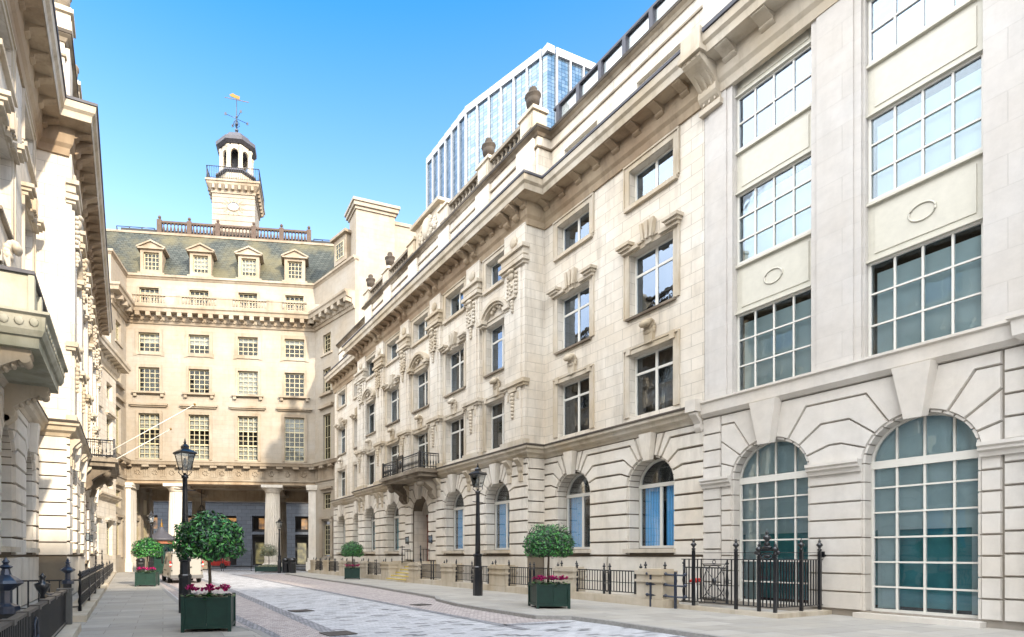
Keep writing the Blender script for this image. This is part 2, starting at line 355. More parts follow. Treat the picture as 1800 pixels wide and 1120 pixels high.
def copy_tree(o, parent=None):
    c = o.copy(); col.objects.link(c)
    if parent: c.parent = parent
    for ch in kids(o): copy_tree(ch, c)
    return c
def place(o, loc, rz=0, label=None, scale=1.0):
    o.location = loc; o.rotation_euler = (0, 0, rz); o.scale = (scale,) * 3
    if label: o["label"] = label
    return o

# ---------------- facade pieces ----------------
def wall(mb, x0, x1, z0, z1, o, th, ops):
    """ops: (xa, xb, za, zb, arch) ; arch=True -> semicircle springs at zb"""
    cols = {}
    for a, b, za, zb, ar in ops: cols.setdefault((round(a, 3), round(b, 3)), []).append((za, zb, ar))
    x = x0
    for (a, b) in sorted(cols):
        if a > x: mb.box(x, a, o - th, o, z0, z1)
        z = z0; lst = sorted(cols[(a, b)])
        for i, (za, zb, ar) in enumerate(lst):
            if za > z: mb.box(a, b, o - th, o, z, za)
            z = zb
            if ar:
                r = (b - a) / 2; c = (a + b) / 2; nz = lst[i + 1][0] if i + 1 < len(lst) else z1
                L = [(c - r * math.cos(t), zb + r * math.sin(t)) for t in [math.pi / 2 * k / 10 for k in range(11)]]
                mb.prism(L + [(c, nz), (a, nz)], o - th, o)
                mb.prism([(2 * c - px, pz) for px, pz in L][::-1] + [(b, nz), (c, nz)][::1], o - th, o) if False else mb.prism([(2 * c - px, pz) for px, pz in L] + [(c, nz), (b, nz)], o - th, o)
                z = nz
        if z < z1: mb.box(a, b, o - th, o, z, z1)
        x = b
    if x < x1: mb.box(x, x1, o - th, o, z0, z1)
def blk(mb, poly, o0, o1, g=0.02):
    p = insetp(poly, g)
    mb.prism(p, o0, o1, 0.018)
def rustic(mb, xl, xr, z0, zt, o, h=0.52, arch=None, keep=None, d=0.10, gap=0.026, zb=None, lining=0, seam=False, fans=True):
    """channelled stone courses; arch=(c, r, zs)"""
    if not arch:
        n = max(1, round((zt - z0) / h)); hh = (zt - z0) / n
        for k in range(n): blk(mb, [(xl, z0 + k * hh), (xr, z0 + k * hh), (xr, z0 + (k + 1) * hh), (xl, z0 + (k + 1) * hh)], o, o + d, gap)
        return
    c, r, zs = arch; n = max(1, round((zs - z0) / h)); hh = (zs - z0) / n
    for s_ in (-1, 1):
        e = xl if s_ < 0 else xr; half = abs(e - c)
        eo = e if seam else e + s_ * (gap + .018)
        for k in range(n):
            blk(mb, [(c + s_ * r, z0 + k * hh), (eo, z0 + k * hh), (eo, z0 + (k + 1) * hh), (c + s_ * r, z0 + (k + 1) * hh)], o, o + d, gap)
        for k in range(n if lining else 0):
            mb.box(c + s_ * (r - .045), c + s_ * (r + .01), o - lining, o + .01, z0 + k * hh + gap, z0 + (k + 1) * hh - gap)
        if lining:
            ths = [0, 13, 26, 39, 52, 65, 78]
            for t0, t1 in zip(ths, ths[1:]):
                A = [(R(t0) + .018) + (R(t1 - t0) - .036) * q / 3 for q in range(4)]
                po = [(c + s_ * (r + .01) * math.cos(x), zs + (r + .01) * math.sin(x)) for x in A]; pi_ = [(c + s_ * (r - .045) * math.cos(x), zs + (r - .045) * math.sin(x)) for x in A]
                mb.prism(po + pi_[::-1], o - lining, o + .012)
        H = zt - zs; th = [0, R(21), R(41), R(60)]; dz = [0, H * 0.29, H * 0.58, H * 0.85]
        def arc(t0, t1): return [(r * math.cos(t0 + (t1 - t0) * q / 4), r * math.sin(t0 + (t1 - t0) * q / 4)) for q in range(5)]
        half_o = half if seam else half + gap + .018
        def outer(k):
            if k == 0: return [(half_o, 0)]
            rr = dz[k] / math.sin(th[k]); u = rr * math.cos(th[k])
            if u > half - .05: return [(half_o, half_o * math.tan(th[k]))]
            return [(half_o, dz[k]), (u, dz[k])]
        for k in range(3):
            blk(mb, [(c + s_ * u, zs + v) for u, v in arc(th[k], th[k + 1]) + outer(k + 1)[::-1] + outer(k)], o, o + d, gap)
        t70, t80 = R(70), R(80)
        if fans:
            blk(mb, [(c + s_ * u, zs + v) for u, v in arc(th[3], t70) + [(H / math.tan(t70), H), (half_o, H)] + outer(3)], o, o + d, gap)
            blk(mb, [(c + s_ * u, zs + v) for u, v in arc(t70, t80) + [(H / math.tan(t80), H), (H / math.tan(t70), H)]], o, o + d, gap)
        else:
            blk(mb, [(c + s_ * u, zs + v) for u, v in arc(th[3], t80) + [(H / math.tan(t80), H), (half_o, H)] + outer(3)], o, o + d, gap)
def keystone(mb, c, z0, z1, o, w0=0.16, w1=0.30, d=0.28):
    mb.add([(c - w0, -o, z0), (c + w0, -o, z0), (c + w1, -o, z1), (c - w1, -o, z1), (c - w0 * .8, -o - d * .7, z0 - .03), (c + w0 * .8, -o - d * .7, z0 - .03), (c + w1 * .9, -o - d, z1), (c - w1 * .9, -o - d, z1)],
           [(0, 1, 2, 3), (7, 6, 5, 4), (0, 4, 5, 1), (1, 5, 6, 2), (2, 6, 7, 3), (3, 7, 4, 0)])
WC = {}
def window(parent, c, o, z0, w, h, cols, rows, arch=False, fm='frame', gm='glass', cur=None, ft=0.07, mt=0.035, thick=None, curz=None, topbig=None, depth=0.07, transom=None, name='window', cw=None):
    """a window part (painted frame and bars) with pane (and blind) as its children"""
    key = (w, h, cols, rows, arch, fm, gm, cur, ft, mt, str(thick), str(curz), str(transom), str(cw))
    if key not in WC:
        f = MB(); r = w / 2; H = h
        f.box(-r, -r + ft, 0, depth, 0, H); f.box(r - ft, r, 0, depth, 0, H); f.box(-r + ft, r - ft, 0, depth, 0, ft)
        if not arch: f.box(-r + ft, r - ft, 0, depth, H - ft, H)
        xs = [(-r + w * k / cols) for k in range(1, cols)]
        for k, x in enumerate(xs):
            t_ = mt * (1.9 if (thick and k in thick) else 1)
            top = H - (0 if arch else ft)
            f.box(x - t_ / 2, x + t_ / 2, 0, depth * .8, ft, top)
        zs = transom if transom else [H * k / rows for k in range(1, rows)]
        for z in zs:
            tt = mt
            if isinstance(z, tuple): z, tt = z
            f.box(-r + ft, r - ft, 0.004, depth * .9, z - tt / 2, z + tt / 2)
        if arch:
            tz = 2.1 if arch == 'bars' else .8
            f.box(-r, r, -0.002, depth * 1.25, H - ft * tz, H + ft * .8)
            a = [(r * math.cos(math.pi * k / 20), H + r * math.sin(math.pi * k / 20)) for k in range(21)]
            b = [((r - ft) * math.cos(math.pi * k / 20), H + (r - ft) * math.sin(math.pi * k / 20)) for k in range(21)]
            for k in range(20): f.prism([a[k], a[k + 1], b[k + 1], b[k]], 0, depth)
            if arch == 'bars':
                for x in xs:
                    top = H + math.sqrt(max(0.01, (r - ft) ** 2 - x * x)); f.box(x - mt / 2, x + mt / 2, 0, depth * .8, H, top)
        g = MB()
        if arch: g.prism([(-r + .02, .02), (r - .02, .02)] + [((r - .02) * math.cos(math.pi * k / 16), H + (r - .02) * math.sin(math.pi * k / 16)) for k in range(17)], .02, .028)
        else: g.box(-r + .02, r - .02, .02, .028, .02, H - .02)
        fo = f.build(name, fm, parent); go = g.build('pane', gm, fo)
        cs = []
        if cur:
            cm, spans = cur
            q = MB()
            for (xa, xb, za, zb) in spans: q.box(-r + w * xa, -r + w * xb, -.14, -.12, H * za, H * zb)
            co = q.build('blind' if 'blind' in cm or 'teal' in cm else 'curtain', cm, fo)
        WC[key] = fo; fo.location = (c, -o, z0); return fo
    fo = copy_tree(WC[key], parent); fo.location = (c, -o, z0); return fo
def urn_prof(s=1.0, z=0):
    return [(0.26 * s, z), (0.26 * s, z + .10 * s), (0.12 * s, z + .16 * s), (0.13 * s, z + .24 * s), (0.30 * s, z + .38 * s), (0.33 * s, z + .62 * s), (0.27 * s, z + .66 * s), (0.38 * s, z + .76 * s), (0.38 * s, z + .84 * s), (0.22 * s, z + .9 * s), (0.16 * s, z + 1.0 * s), (0.20 * s, z + 1.10 * s), (0.06 * s, z + 1.25 * s)]
def bal_prof(h, z, r=0.10):
    return [(r, z), (r, z + .06 * h), (r * .5, z + .12 * h), (r * 1.05, z + .34 * h), (r * .95, z + .45 * h), (r * .42, z + .72 * h), (r * .5, z + .86 * h), (r, z + .92 * h), (r, z + h)]
def scroll_bracket(mb, x0, x1, o, d, z0, z1):
    """S-shaped console, top projects by d"""
    H = z1 - z0; pts = [(o, z0)]
    for k in range(9):
        t = k / 8; pts.append((o + d * (0.10 + 0.16 * math.sin(math.pi * min(1, t * 2)) + 0.80 * t ** 2.2), z0 + H * (0.03 + 0.80 * t)))
    pts += [(o + d, z0 + H * .90), (o + d, z1), (o, z1)]
    mb.sideprism(pts, x0, x1)
def carved_drop(mb, x, o, z1, s=1.0):
    """festoon: mask, tablet with side garlands and a tassel"""
    mb.ball((x, -o - .10 * s, z1 - .32 * s), .20 * s, .9, .7, 1.15)
    mb.ball((x, -o - .16 * s, z1 - .10 * s), .24 * s, 1.1, .6, .5)
    mb.box(x - .24 * s, x + .24 * s, o, o + .10 * s, z1 - 1.35 * s, z1 - .55 * s)
    mb.box(x - .30 * s, x + .30 * s, o, o + .15 * s, z1 - 1.48 * s, z1 - 1.36 * s)
    for k in range(6):
        for q in (-1, 1): mb.ball((x + q * .32 * s, -o - .06 * s, z1 - (.25 + .2 * k) * s), .105 * s, 1, .9, .9, 6, 4)
    for k in range(5): mb.ball((x + (.05 if k % 2 else -.05) * s, -o - .12 * s, z1 - (.7 + .13 * k) * s), .085 * s, 1.2, .8, .9, 6, 4)
    for k in range(4): mb.ball((x, -o - .05 * s, z1 - (1.62 + .16 * k) * s), (.13 - .012 * k) * s, 1, .8, .9, 6, 4)

# ================= setting: ground =================
def sheet(name, poly, z, mat, kind='structure'):
    m = MB(); n = len(poly)
    if area(poly) < 0: poly = poly[::-1]
    m.add([(x, y, z) for x, y in poly], [tuple(range(n))]); o = m.build(name, mat, recalc=False); tag(o, kind=kind); return o
sheet('ground', [(-900, -900), (900, -900), (900, 900), (-900, 900)], -0.14, 'asphalt')
sheet('road', [(0, -20), (17, -20), (17, 70), (0, 70)], -0.10, 'road')
sheet('left_sett_band', [(2.2, -20), (4.0, -20), (4.0, 10.8), (4.55, 31.1), (4.7, 58), (1.8, 58), (1.7, 38)], -0.096, 'pink')
sheet('right_sett_band', [(8.45, 11.6), (10.6, 11.6), (11.8, 19), (12.6, 50), (8.5, 50)], -0.096, 'pink')
def strip(name, pts, wd, z=-0.092):
    m = MB(); L = []; Rr = []
    for i, p in enumerate(pts):
        p = Vector(p); d = (Vector(pts[min(i + 1, len(pts) - 1)]) - Vector(pts[max(i - 1, 0)])).normalized(); nn = Vector((d.y, -d.x)) * wd / 2
        L.append(p - nn); Rr.append(p + nn)
    vs_ = []
    for a, b in zip(L, Rr): vs_ += [(a.x, a.y, z), (b.x, b.y, z)]
    m.add(vs_, [(2 * i, 2 * i + 1, 2 * i + 3, 2 * i + 2) for i in range(len(pts) - 1)])
    o = m.build(name, 'darksett', recalc=False); tag(o, kind='structure')
strip('dark_sett_strip', [(4.02, -10), (4.08, 10.8), (4.65, 31.1), (4.8, 58)], 0.36)
strip('dark_sett_strip', [(2.62, 2), (2.82, 12.5), (1.98, 38), (2.0, 58)], 0.30)
strip('dark_sett_strip', [(8.4, 10.5), (8.45, 30), (8.5, 52)], 0.30)
strip('dark_sett_strip', [(8.4, 11.4), (10.3, 11.2)], 0.25)
def pavement(name, poly, kerbpts, side):
    sheet(name, poly, 0.0, 'pave')
    m = MB(); m.sweep(kerbpts, [(-.16, 0.004), (-.01, 0.004), (0.0, -.012), (0.0, -.2), (-.16, -.2)], side=side)
    tag(m.build(name.replace('pavement', 'kerb'), 'kerb'), kind='structure')
lk = [(1.95, -20), (2.35, 9.5), (2.62, 11.4), (2.60, 12.3), (2.35, 13.2), (1.9, 13.7), (1.7, 15.5), (1.62, 28), (1.75, 40), (2.05, 53), (2.3, 60)]
pavement('left_pavement', [(-6, -20)] + lk + [(-6, 60)], lk, 1)
rk = [(10.4, -20), (10.75, 7.4), (10.85, 10.4), (10.75, 11.55), (10.35, 11.8), (9.98, 12.1), (9.98, 14.9), (10.05, 16.3), (10.5, 18.4), (11.0, 19.4), (11.75, 28), (11.9, 36.4), (12.46, 48.6), (13.2, 50.6), (19, 51)]
pavement('right_pavement', [(22, -20)] + [(22, 51)] + rk[::-1], rk, -1)
for (x, y, a, s) in ((4.85, 16.9, 0.2, .27), (4.2, 11.7, 0.1, .28), (9.2, 17.2, .3, .25), (4.3, 29.5, 0, .3)):
    m = MB(); m.box(-s * 1.2, s * 1.2, -s, s, -.004, .012)
    for k in range(6): m.box(-s, s, -s + .05 + k * s / 3, -s + .10 + k * s / 3, .012, .018)
    o = m.build('manhole_cover', plain('worn_iron', (0.15, 0.135, 0.125), 0.6, 0.3, var=0.4, nscale=15)); o.location = (x, y, -.086); o.rotation_euler = (0, 0, a)
    tag(o, {16.9: 'rusty manhole cover in the setts in the middle of the street', 11.7: 'brown manhole cover nearest the bottom edge beside the dark sett strip', 17.2: 'small iron cover by the right kerb', 29.5: 'brown iron cover in the road behind the near topiary trunk'}[y], 'manhole cover', 'iron covers in the roadway')

# ================= the two stone buildings with rusticated arches =================
ZS, RA, ZL0, ZL1 = 4.28, 1.0, 6.12, 6.66
LEDGE = [(-.1, 6.10), (.10, 6.10), (.16, 6.22), (.30, 6.30), (.34, 6.44), (.44, 6.48), (.46, 6.60), (.30, 6.68), (-.1, 6.70)]
CORN = [(-.1, 16.75), (.08, 16.75), (.12, 17.0), (.22, 17.12), (.28, 17.42), (.30, 17.66), (.86, 17.70), (.90, 17.92), (1.0, 18.0), (1.04, 18.22), (.98, 18.30), (-.1, 18.32)]
BED = [(-.1, 16.75), (.08, 16.75), (.12, 17.0), (.22, 17.12), (.28, 17.42), (.30, 17.66), (.84, 17.69), (.84, 17.76), (-.1, 17.76)]
CORONA = [(-.1, 17.765), (.80, 17.765), (.86, 17.70), (.90, 17.92), (1.0, 18.0), (1.04, 18.22), (.98, 18.30), (-.1, 18.32)]
def old_building(origin, rz, label, near, far_, uN, uF, mirror, att_c, att_s, balcony=True, opp=False, name='stone_building'):
    """local x grows from the viewer's left to right; mirror=+1: near end at +x (right-hand facade), -1: near end at -x"""
    b = empty(name, origin, rz, label, 'building')
    s = mirror; BR = 10.35; cb = [0, 4.04, 8.06, -4.04, -8.06]
    side_b = [s * u for u in near] + [-s * u for u in far_]
    x0, x1 = sorted((s * uN, -s * uF))
    path = [(x0, 0), (-BR, 0), (-BR, -1), (BR, -1), (BR, 0), (x1, 0)]
    # walls
    g = MB(); up = MB()
    def gops(lst, w=RA): return [(c - w, c + w, 1.88, ZS, True) for c in lst]
    lft = [c for c in side_b if c < 0]; rgt = [c for c in side_b if c > 0]
    wall(g, x0, -BR, 0, 6.4, 0, .66, gops(lft)); wall(g, BR, x1, 0, 6.4, 0, .66, gops(rgt))
    wall(g, -BR, BR, 0, 6.4, 1.0, .66, [(c - (RA), c + RA, 1.88, ZS, True) for c in cb if c] + [(-1.08, 1.08, 1.15, 4.2, True)])
    for q in (-1, 1): g.box(q * BR - .33 * q - .33, q * BR - .33 * q + .33, 0.0, .34, 0, 6.4)
    def uops(lst): return [o_ for c in lst for o_ in ((c - .97, c + .97, 6.95, 9.32, False), (c - .97, c + .97, 10.78, 13.2, False), (c - .97, c + .97, 15.08, 16.45, False))]
    wall(up, x0, -BR, 6.4, 16.9, 0, .42, uops(lft)); wall(up, BR, x1, 6.4, 16.9, 0, .42, uops(rgt))
    wall(up, -BR, BR, 6.4, 16.9, 1.0, .42, uops(cb))
    for q in (-1, 1): up.box(q * BR - .3 * q - .3, q * BR - .3 * q + .3, 0.0, .58, 6.4, 16.9)
    # piers of the centre
    piers = [-10.35 + .78, -6.05, -2.02, 2.02, 6.05, 10.35 - .78]
    for p in piers:
        hw = .78 if abs(p) > 9 else .62
        up.box(p - hw, p + hw, 1.0, 1.16, 6.7, 16.88)
        up.box(p - hw * .72, p + hw * .72, 1.16, 1.24, 6.7, 14.9)
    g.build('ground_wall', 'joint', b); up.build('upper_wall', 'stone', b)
    # rustication
    r_ = MB()
    def bays(lst, xa, xb, o):
        lst = sorted(lst); edges = [xa] + [(lst[i] + lst[i + 1]) / 2 for i in range(len(lst) - 1)] + [xb]
        for c, e0, e1 in zip(lst, edges, edges[1:]):
            if c == 0 and o == 1.0:
                rustic(r_, e0, e1, 1.30, 6.1, o, .54, (c, 1.08, 4.2)); continue
            rustic(r_, e0, e1, 1.62, 6.1, o, .53, (c, RA + .02, ZS), lining=.5)
            rustic(r_, e0, e1, 0.0, 1.6, o, 1.6)
    bays(lft, x0, -BR - .02, 0); bays(rgt, BR + .02, x1, 0); bays(cb, -BR, BR, 1.0)
    r_.build('rusticated_course', 'rust', b)
    rr = MB()
    n = 9
    for q in (-1, 1):
        rr.mark()
        for k in range(n):
            z0 = 1.62 + k * (6.1 - 1.62) / n; z1 = 1.62 + (k + 1) * (6.1 - 1.62) / n
            xo = q * BR; rr.box(xo, xo + q * .09, .10, 1.0, z0 + .026, z1 - .026)
    rr.build_each('return_course', 'rust', b)
    # keystones, sills, hoods
    t = MB(); ks = MB()
    for c in side_b + cb:
        o = 1.0 if abs(c) < BR else 0.0
        zt = ZS + RA if c or o == 0 else 4.2 + 1.05
        ks.mark(); keystone(ks, c, zt - .12, 6.12, o + .06)
        if not (c == 0 and o == 1.0):
            t.box(c - 1.12, c + 1.12, o - .5, o + .22, 1.72, 1.87)
        # apron carving between level 1 and 2
        t.box(c - 1.0, c + 1.0, o, o + .07, 9.34, 9.50); t.box(c - 1.06, c - .86, o, o + .12, 9.34, 9.62); t.box(c + .86, c + 1.06, o, o + .12, 9.34, 9.62)
        for k in range(7):
            a = k / 6 * math.pi * 1.2; t.ball((c, -o - .18 - .12 * math.cos(a), 10.18 + .14 * math.sin(a) - .03 * k), .15, 1.9, .9, .9, 8, 4)
        t.prism([(c - .16, 9.5), (c + .16, 9.5), (c + .22, 10.05), (c - .22, 10.05)], o, o + .16)
        # architraves
        for (za, zb_, hw) in ((6.95, 9.32, .97), (10.78, 13.2, .97), (15.08, 16.45, .97)):
            for q in (-1, 1):
                t.box(c + q * hw, c + q * (hw + .22), o, o + .05, za - (.08 if za > 15 else 0), zb_ + .2)
                t.box(c + q * (hw + .2), c + q * (hw + .25), o, o + .085, za, zb_ + .2)
            t.box(c - hw, c + hw, o, o + .05, zb_ + .003, zb_ + .2); t.box(c - hw - .25, c + hw + .25, o + .002, o + .10, zb_ + .2, zb_ + .27)
        t.box(c - 1.15, c + 1.15, o - .3, o + .14, 14.92, 15.07)
        if o == 1.0 and abs(c) in (0, 8.06):     # segmental pediment
            rad = 1.28
            for (ra, rb, d) in ((rad, rad - .17, .34), (rad - .17, rad - .30, .24)):
                pa = [(c + ra * math.cos(R(18 + 144 * k / 14)), 13.06 + ra * .92 * math.sin(R(18 + 144 * k / 14))) for k in range(15)]
                pb = [(c + rb * math.cos(R(18 + 144 * k / 14)), 13.06 + rb * .92 * math.sin(R(18 + 144 * k / 14))) for k in range(15)]
                for k in range(14): t.prism([pa[k], pa[k + 1], pb[k + 1], pb[k]], o, o + d)
            for q in (-1, 1): t.box(c + q * .82, c + q * 1.32, o, o + .38, 13.32, 13.50); t.box(c + q * .88, c + q * 1.24, o, o + .28, 13.2, 13.32)
            for k in range(5): t.ball((c - .36 + .18 * k, -o - .08, 13.75 + .12 * (2 - abs(k - 2))), .13, 1, .8, 1, 6, 4)
        else:
            for q in (-1, 1):
                t.box(c + q * .74, c + q * 1.36, o, o + .36, 13.50, 13.62); t.box(c + q * .80, c + q * 1.30, o, o + .28, 13.40, 13.50); t.box(c + q * .45, c + q * 1.24, o, o + .18, 13.28, 13.40)
            keystone(t, c, 13.22, 14.02, o + .02, .16, .26, .2)
            for k in range(-1, 2): t.prism([(c + k * .17 - .05, 13.35), (c + k * .17 + .05, 13.35), (c + k * .26 + .06, 14.0), (c + k * .26 - .06, 14.0)], o + .16, o + .27)
    ks.build_each('keystone', 'rust', b)
    dk = MB()
    for c in side_b + cb:
        o = 1.0 if abs(c) < BR else 0.0
        dk.mark(); dk.box(c - 1.08, c + 1.08, o - .3, o + .12, 10.68, 10.77)
    dk.build_each('window_sill', 'dirty', b)
    for p in piers:
        hw = .78 if abs(p) > 9 else .62
        for (za, zb_, d, e) in ((9.42, 9.54, .30, .08), (9.54, 9.72, .38, .14), (15.0, 15.12, .30, .06), (15.12, 15.3, .40, .14), (15.42, 15.7, .30, .06), (15.7, 15.86, .42, .15), (6.7, 6.95, .34, .1)):
            t.box(p - hw - e, p + hw + e, .98, 1.0 + d, za, zb_)
        t.ball((p, -1.2, 16.3), .26, 1, .35, 1, 12, 6)
        carved_drop(t, p, 1.24, 14.98, .92)
        t.box(p - .30, p + .30, 1.2, 1.32, 9.25, 9.42)
        for k in range(7): t.ball((p, -1.28, 9.1 - .17 * k), .15 - .01 * k, 1, .8, .85, 6, 4)
        for q in (-1, 1):
            t.box(p + q * .30, p + q * .42, 1.16, 1.28, 8.9, 9.2); scroll_bracket(t, p + q * .42 - .17, p + q * .42 + .17, 1.07, .36, 5.42, 6.1)
            t.box(p + q * .42 - .13, p + q * .42 + .13, 1.07, 1.16, 5.05, 5.42)
    # string course, imposts, cornice
    t.sweep(path, LEDGE); t.build('moulding', 'trim', b)
    im = MB(); 
    co = MB(); co.sweep(path, CORONA); co.build('cornice', 'trim', b)
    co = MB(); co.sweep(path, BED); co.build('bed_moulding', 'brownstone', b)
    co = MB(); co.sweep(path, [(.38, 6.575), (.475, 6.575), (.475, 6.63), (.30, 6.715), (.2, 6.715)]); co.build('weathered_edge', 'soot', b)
    gt = MB(); gt.sweep(path, [(.93, 18.24), (1.08, 18.24), (1.09, 18.33), (.95, 18.35)]); gt.build('gutter', 'lead', b)
    md = MB()
    def mods(xa, xb, o, sp=.98):
        n = max(1, round(abs(xb - xa) / sp)); st = (xb - xa) / n
        for k in range(n + 1 if o == 1.0 else n):
            x = xa + st * (k if o == 1.0 else k + .5)
            md.mark(); scroll_bracket(md, x - .15, x + .15, o + .24, .56, 17.36, 17.69)
    mods(x0, -BR, 0); mods(BR, x1, 0); mods(-BR - .1, BR + .1, 1.0, .80)
    for p in piers:
        for q in (-1, 1): md.mark(); scroll_bracket(md, p + q * .34 - .16, p + q * .34 + .16, 1.24, .62, 17.1, 17.66)
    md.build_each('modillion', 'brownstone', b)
    # attic
    at = MB(); os_, oc = att_s, att_c
    allc = lambda lst: [(c - .98, c + .98, 19.15, 20.05, False) for c in lst]
    wall(at, x0, -BR, 18.3, 21.1, os_, .4, allc(lft)); wall(at, BR, x1, 18.3, 21.1, os_, .4, allc(rgt)); wall(at, -BR, BR, 18.3, 21.1, oc, .4, allc(cb))
    for q in (-1, 1): at.box(q * BR - .2 * q - .2, q * BR - .2 * q + .2, os_ - .3, oc - .402, 18.3, 21.1)
    for p in piers: at.box(p - .62, p + .62, oc, oc + .16, 18.3, 21.0)
    at.build('attic_wall', 'stone', b)
    ap = [(x0, -os_), (-BR, -os_), (-BR, -oc), (BR, -oc), (BR, -os_), (x1, -os_)]
    ac = MB(); ac.sweep(ap, [(-.45, 21.05), (.05, 21.05), (.12, 21.16), (.24, 21.22), (.26, 21.36), (-.45, 21.40)])
    ac.sweep(ap, [(-.02, 20.50), (.07, 20.50), (.07, 20.58), (-.02, 20.60)]); ac.build('attic_coping', 'dirty', b)
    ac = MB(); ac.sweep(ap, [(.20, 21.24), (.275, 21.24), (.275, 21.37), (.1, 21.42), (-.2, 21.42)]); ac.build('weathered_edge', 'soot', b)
    bl = MB(); pd = MB(); ur = MB()
    pz = [-BR + .55, -6.2, -2.1, 2.1, 6.2, BR - .55]
    for p in pz:
        pd.mark(); pd.box(p - .48, p + .48, oc - .55, oc + .2, 21.38, 22.25); pd.box(p - .36, p + .36, oc + .2, oc + .23, 21.5, 22.1)
        pd.box(p - .58, p + .58, oc - .62, oc + .30, 22.25, 22.40); pd.box(p - .5, p + .5, oc - .56, oc + .22, 22.40, 22.5)
        if abs(p) > 3: ur.mark(); ur.lathe(p, -oc + .17, urn_prof(1.0, 22.5), 14)
        if abs(p) > 3:
            for k in range(8):
                a = k * math.pi / 4; ur.ball((p + .12 * math.cos(a), -oc + .17 + .12 * math.sin(a), 23.62), .07, 1, 1, 1.6, 6, 4)
    for a, c in zip(pz, pz[1:]):
        if a < 0 < c: continue
        bl.mark(); bl.box(a + .48, c - .48, oc - .35, oc + .1, 21.38, 21.5); bl.box(a + .48, c - .48, oc - .35, oc + .12, 22.12, 22.3)
        n = int((c - a - 1.2) / .33)
        for k in range(n + 1): bl.lathe(a + .62 + k * (c - a - 1.24) / n, -oc + .12, bal_prof(.62, 21.5, .115), 8)
    # crest over the entrance
    cr = MB(); cr.box(-1.6, 1.6, oc - .4, oc + .1, 21.38, 22.9); cr.sideprism([(oc - .5, 22.9), (oc + .4, 22.9), (oc + .45, 23.05), (oc - .5, 23.1)], -1.85, 1.85)
    cr.ball((0, -oc - .15, 22.2), .55, 1, .45, 1.2, 12, 8)
    rnd = random.Random(3)
    for k in range(60):
        a = rnd.uniform(0, 6.28); rr_ = rnd.uniform(.45, 1.2); cr.ball((rr_ * math.cos(a), -oc - .12, 22.1 + rr_ * .6 * math.sin(a)), rnd.uniform(.09, .2), 1, .8, 1, 6, 4)
    pd.build_each('pedestal', 'trim', b); ur.build_each('urn', 'soot' if mirror > 0 else 'dirty', b); bl.build_each('balustrade', 'dirty', b); cr.build('carved_crest', 'trim', b)
    # roof and interior
    rf = MB(); rf.box(x0, x1, -9, os_ - .41, 20.6, 20.95); rf.build('roof', 'lead', b)
    it = MB(); it.box(x0 + .05, x1 - .05, -9.5, -2.6, 0, 20.5)
    for z in (6.42, 10.2, 14.2, 17.4): it.box(x0 + .05, x1 - .05, -2.6, -.45, z, z + .2)
    it.box(x0, x0 + .3, -9, -.7, 0, 20.6); it.box(x1 - .3, x1, -9, -.7, 0, 20.6)
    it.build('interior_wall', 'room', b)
    # windows
    rnd = random.Random(11)
    for c in sorted(side_b + cb):
        o = 1.0 if abs(c) < BR else 0.0
        if not (o == 1.0 and c == 0):
            cu = ('blue', ((.07, .45, 0.02, .98), (.55, .95, 0.02, .98))) if (c * s) > 3 or (o == 0 and c * s > 0) else ('teal', ((.04, .96, 0.02, .98),))
            if abs(c * s - near[0]) < .1: cu = ('blue', ((.05, .40, 0.02, .98),))
            window(b, c, o - .60, 1.9, 2 * RA - .02, ZS - 1.9, 2, 1, True, cur=cu, thick=(0,), ft=.09, mt=.06, gm='glassground')
        window(b, c, o - .36, 6.96, 1.94, 2.35, 2, 2, cur=('whiteblind', ((.04, .16, .02, .70), (.54, .60, .02, .70))), transom=[(1.66, .09)], thick=(0,), ft=.07, mt=.055, gm='glass')
        window(b, c, o - .36, 10.79, 1.94, 2.4, 2, 2, transom=[(1.62, .09)], thick=(0,), ft=.07, mt=.055, gm='glassup', cur=('whiteblind', ((.03, .12, .02, .98),)))
        window(b, c, o - .36, 15.09, 1.94, 1.35, 2, 1, thick=(0,), ft=.07, mt=.055, gm='glassup')
        oa = (att_c if o else att_s) - .25
        window(b, c, oa, 19.16, 1.96, .88, 2, 1, thick=(0,), ft=.06, mt=.05, gm='glassup')
    # entrance
    e = MB(); e.box(-1.2, -1.05, -.6, .92, 1.15, 5.4); e.box(1.05, 1.2, -.6, .92, 1.15, 5.4)
    for k in range(12):
        t0, t1 = math.pi * k / 12, math.pi * (k + 1) / 12
        e.prism([(1.05 * math.cos(t0), 4.2 + 1.05 * math.sin(t0)), (1.05 * math.cos(t1), 4.2 + 1.05 * math.sin(t1)), (1.25 * math.cos(t1), 4.2 + 1.25 * math.sin(t1)), (1.25 * math.cos(t0), 4.2 + 1.25 * math.sin(t0))], -.6, .34)
    e.box(-1.3, 1.3, -.7, 1.0, 1.0, 1.15); e.build('entrance_recess', 'stone', b)
    dd = MB(); dd.box(-1.05, -.02, -.1, -.02, 1.15, 4.1); dd.box(.02, 1.05, -.1, -.02, 1.15, 4.1); dd.box(-1.05, 1.05, -.1, .04, 4.08, 4.24)
    for q in (-.54, .54):
        for z0, z1 in ((1.4, 2.2), (2.4, 3.9)): dd.box(q - .33, q + .33, -.02, .012, z0, z1)
    dr = dd.build('door', 'door', b)
    hn = MB(); hn.ball((.12, -.04, 2.3), .05); hn.ball((-.12, -.04, 2.3), .05); hn.build('handle', 'gold', dr)
    fl = MB(); fl.prism([((1.03) * math.cos(math.pi * k / 12), 4.24 + 1.0 * math.sin(math.pi * k / 12)) for k in range(13)], -.1, -.07); fl.build('fanlight', 'glass', b)
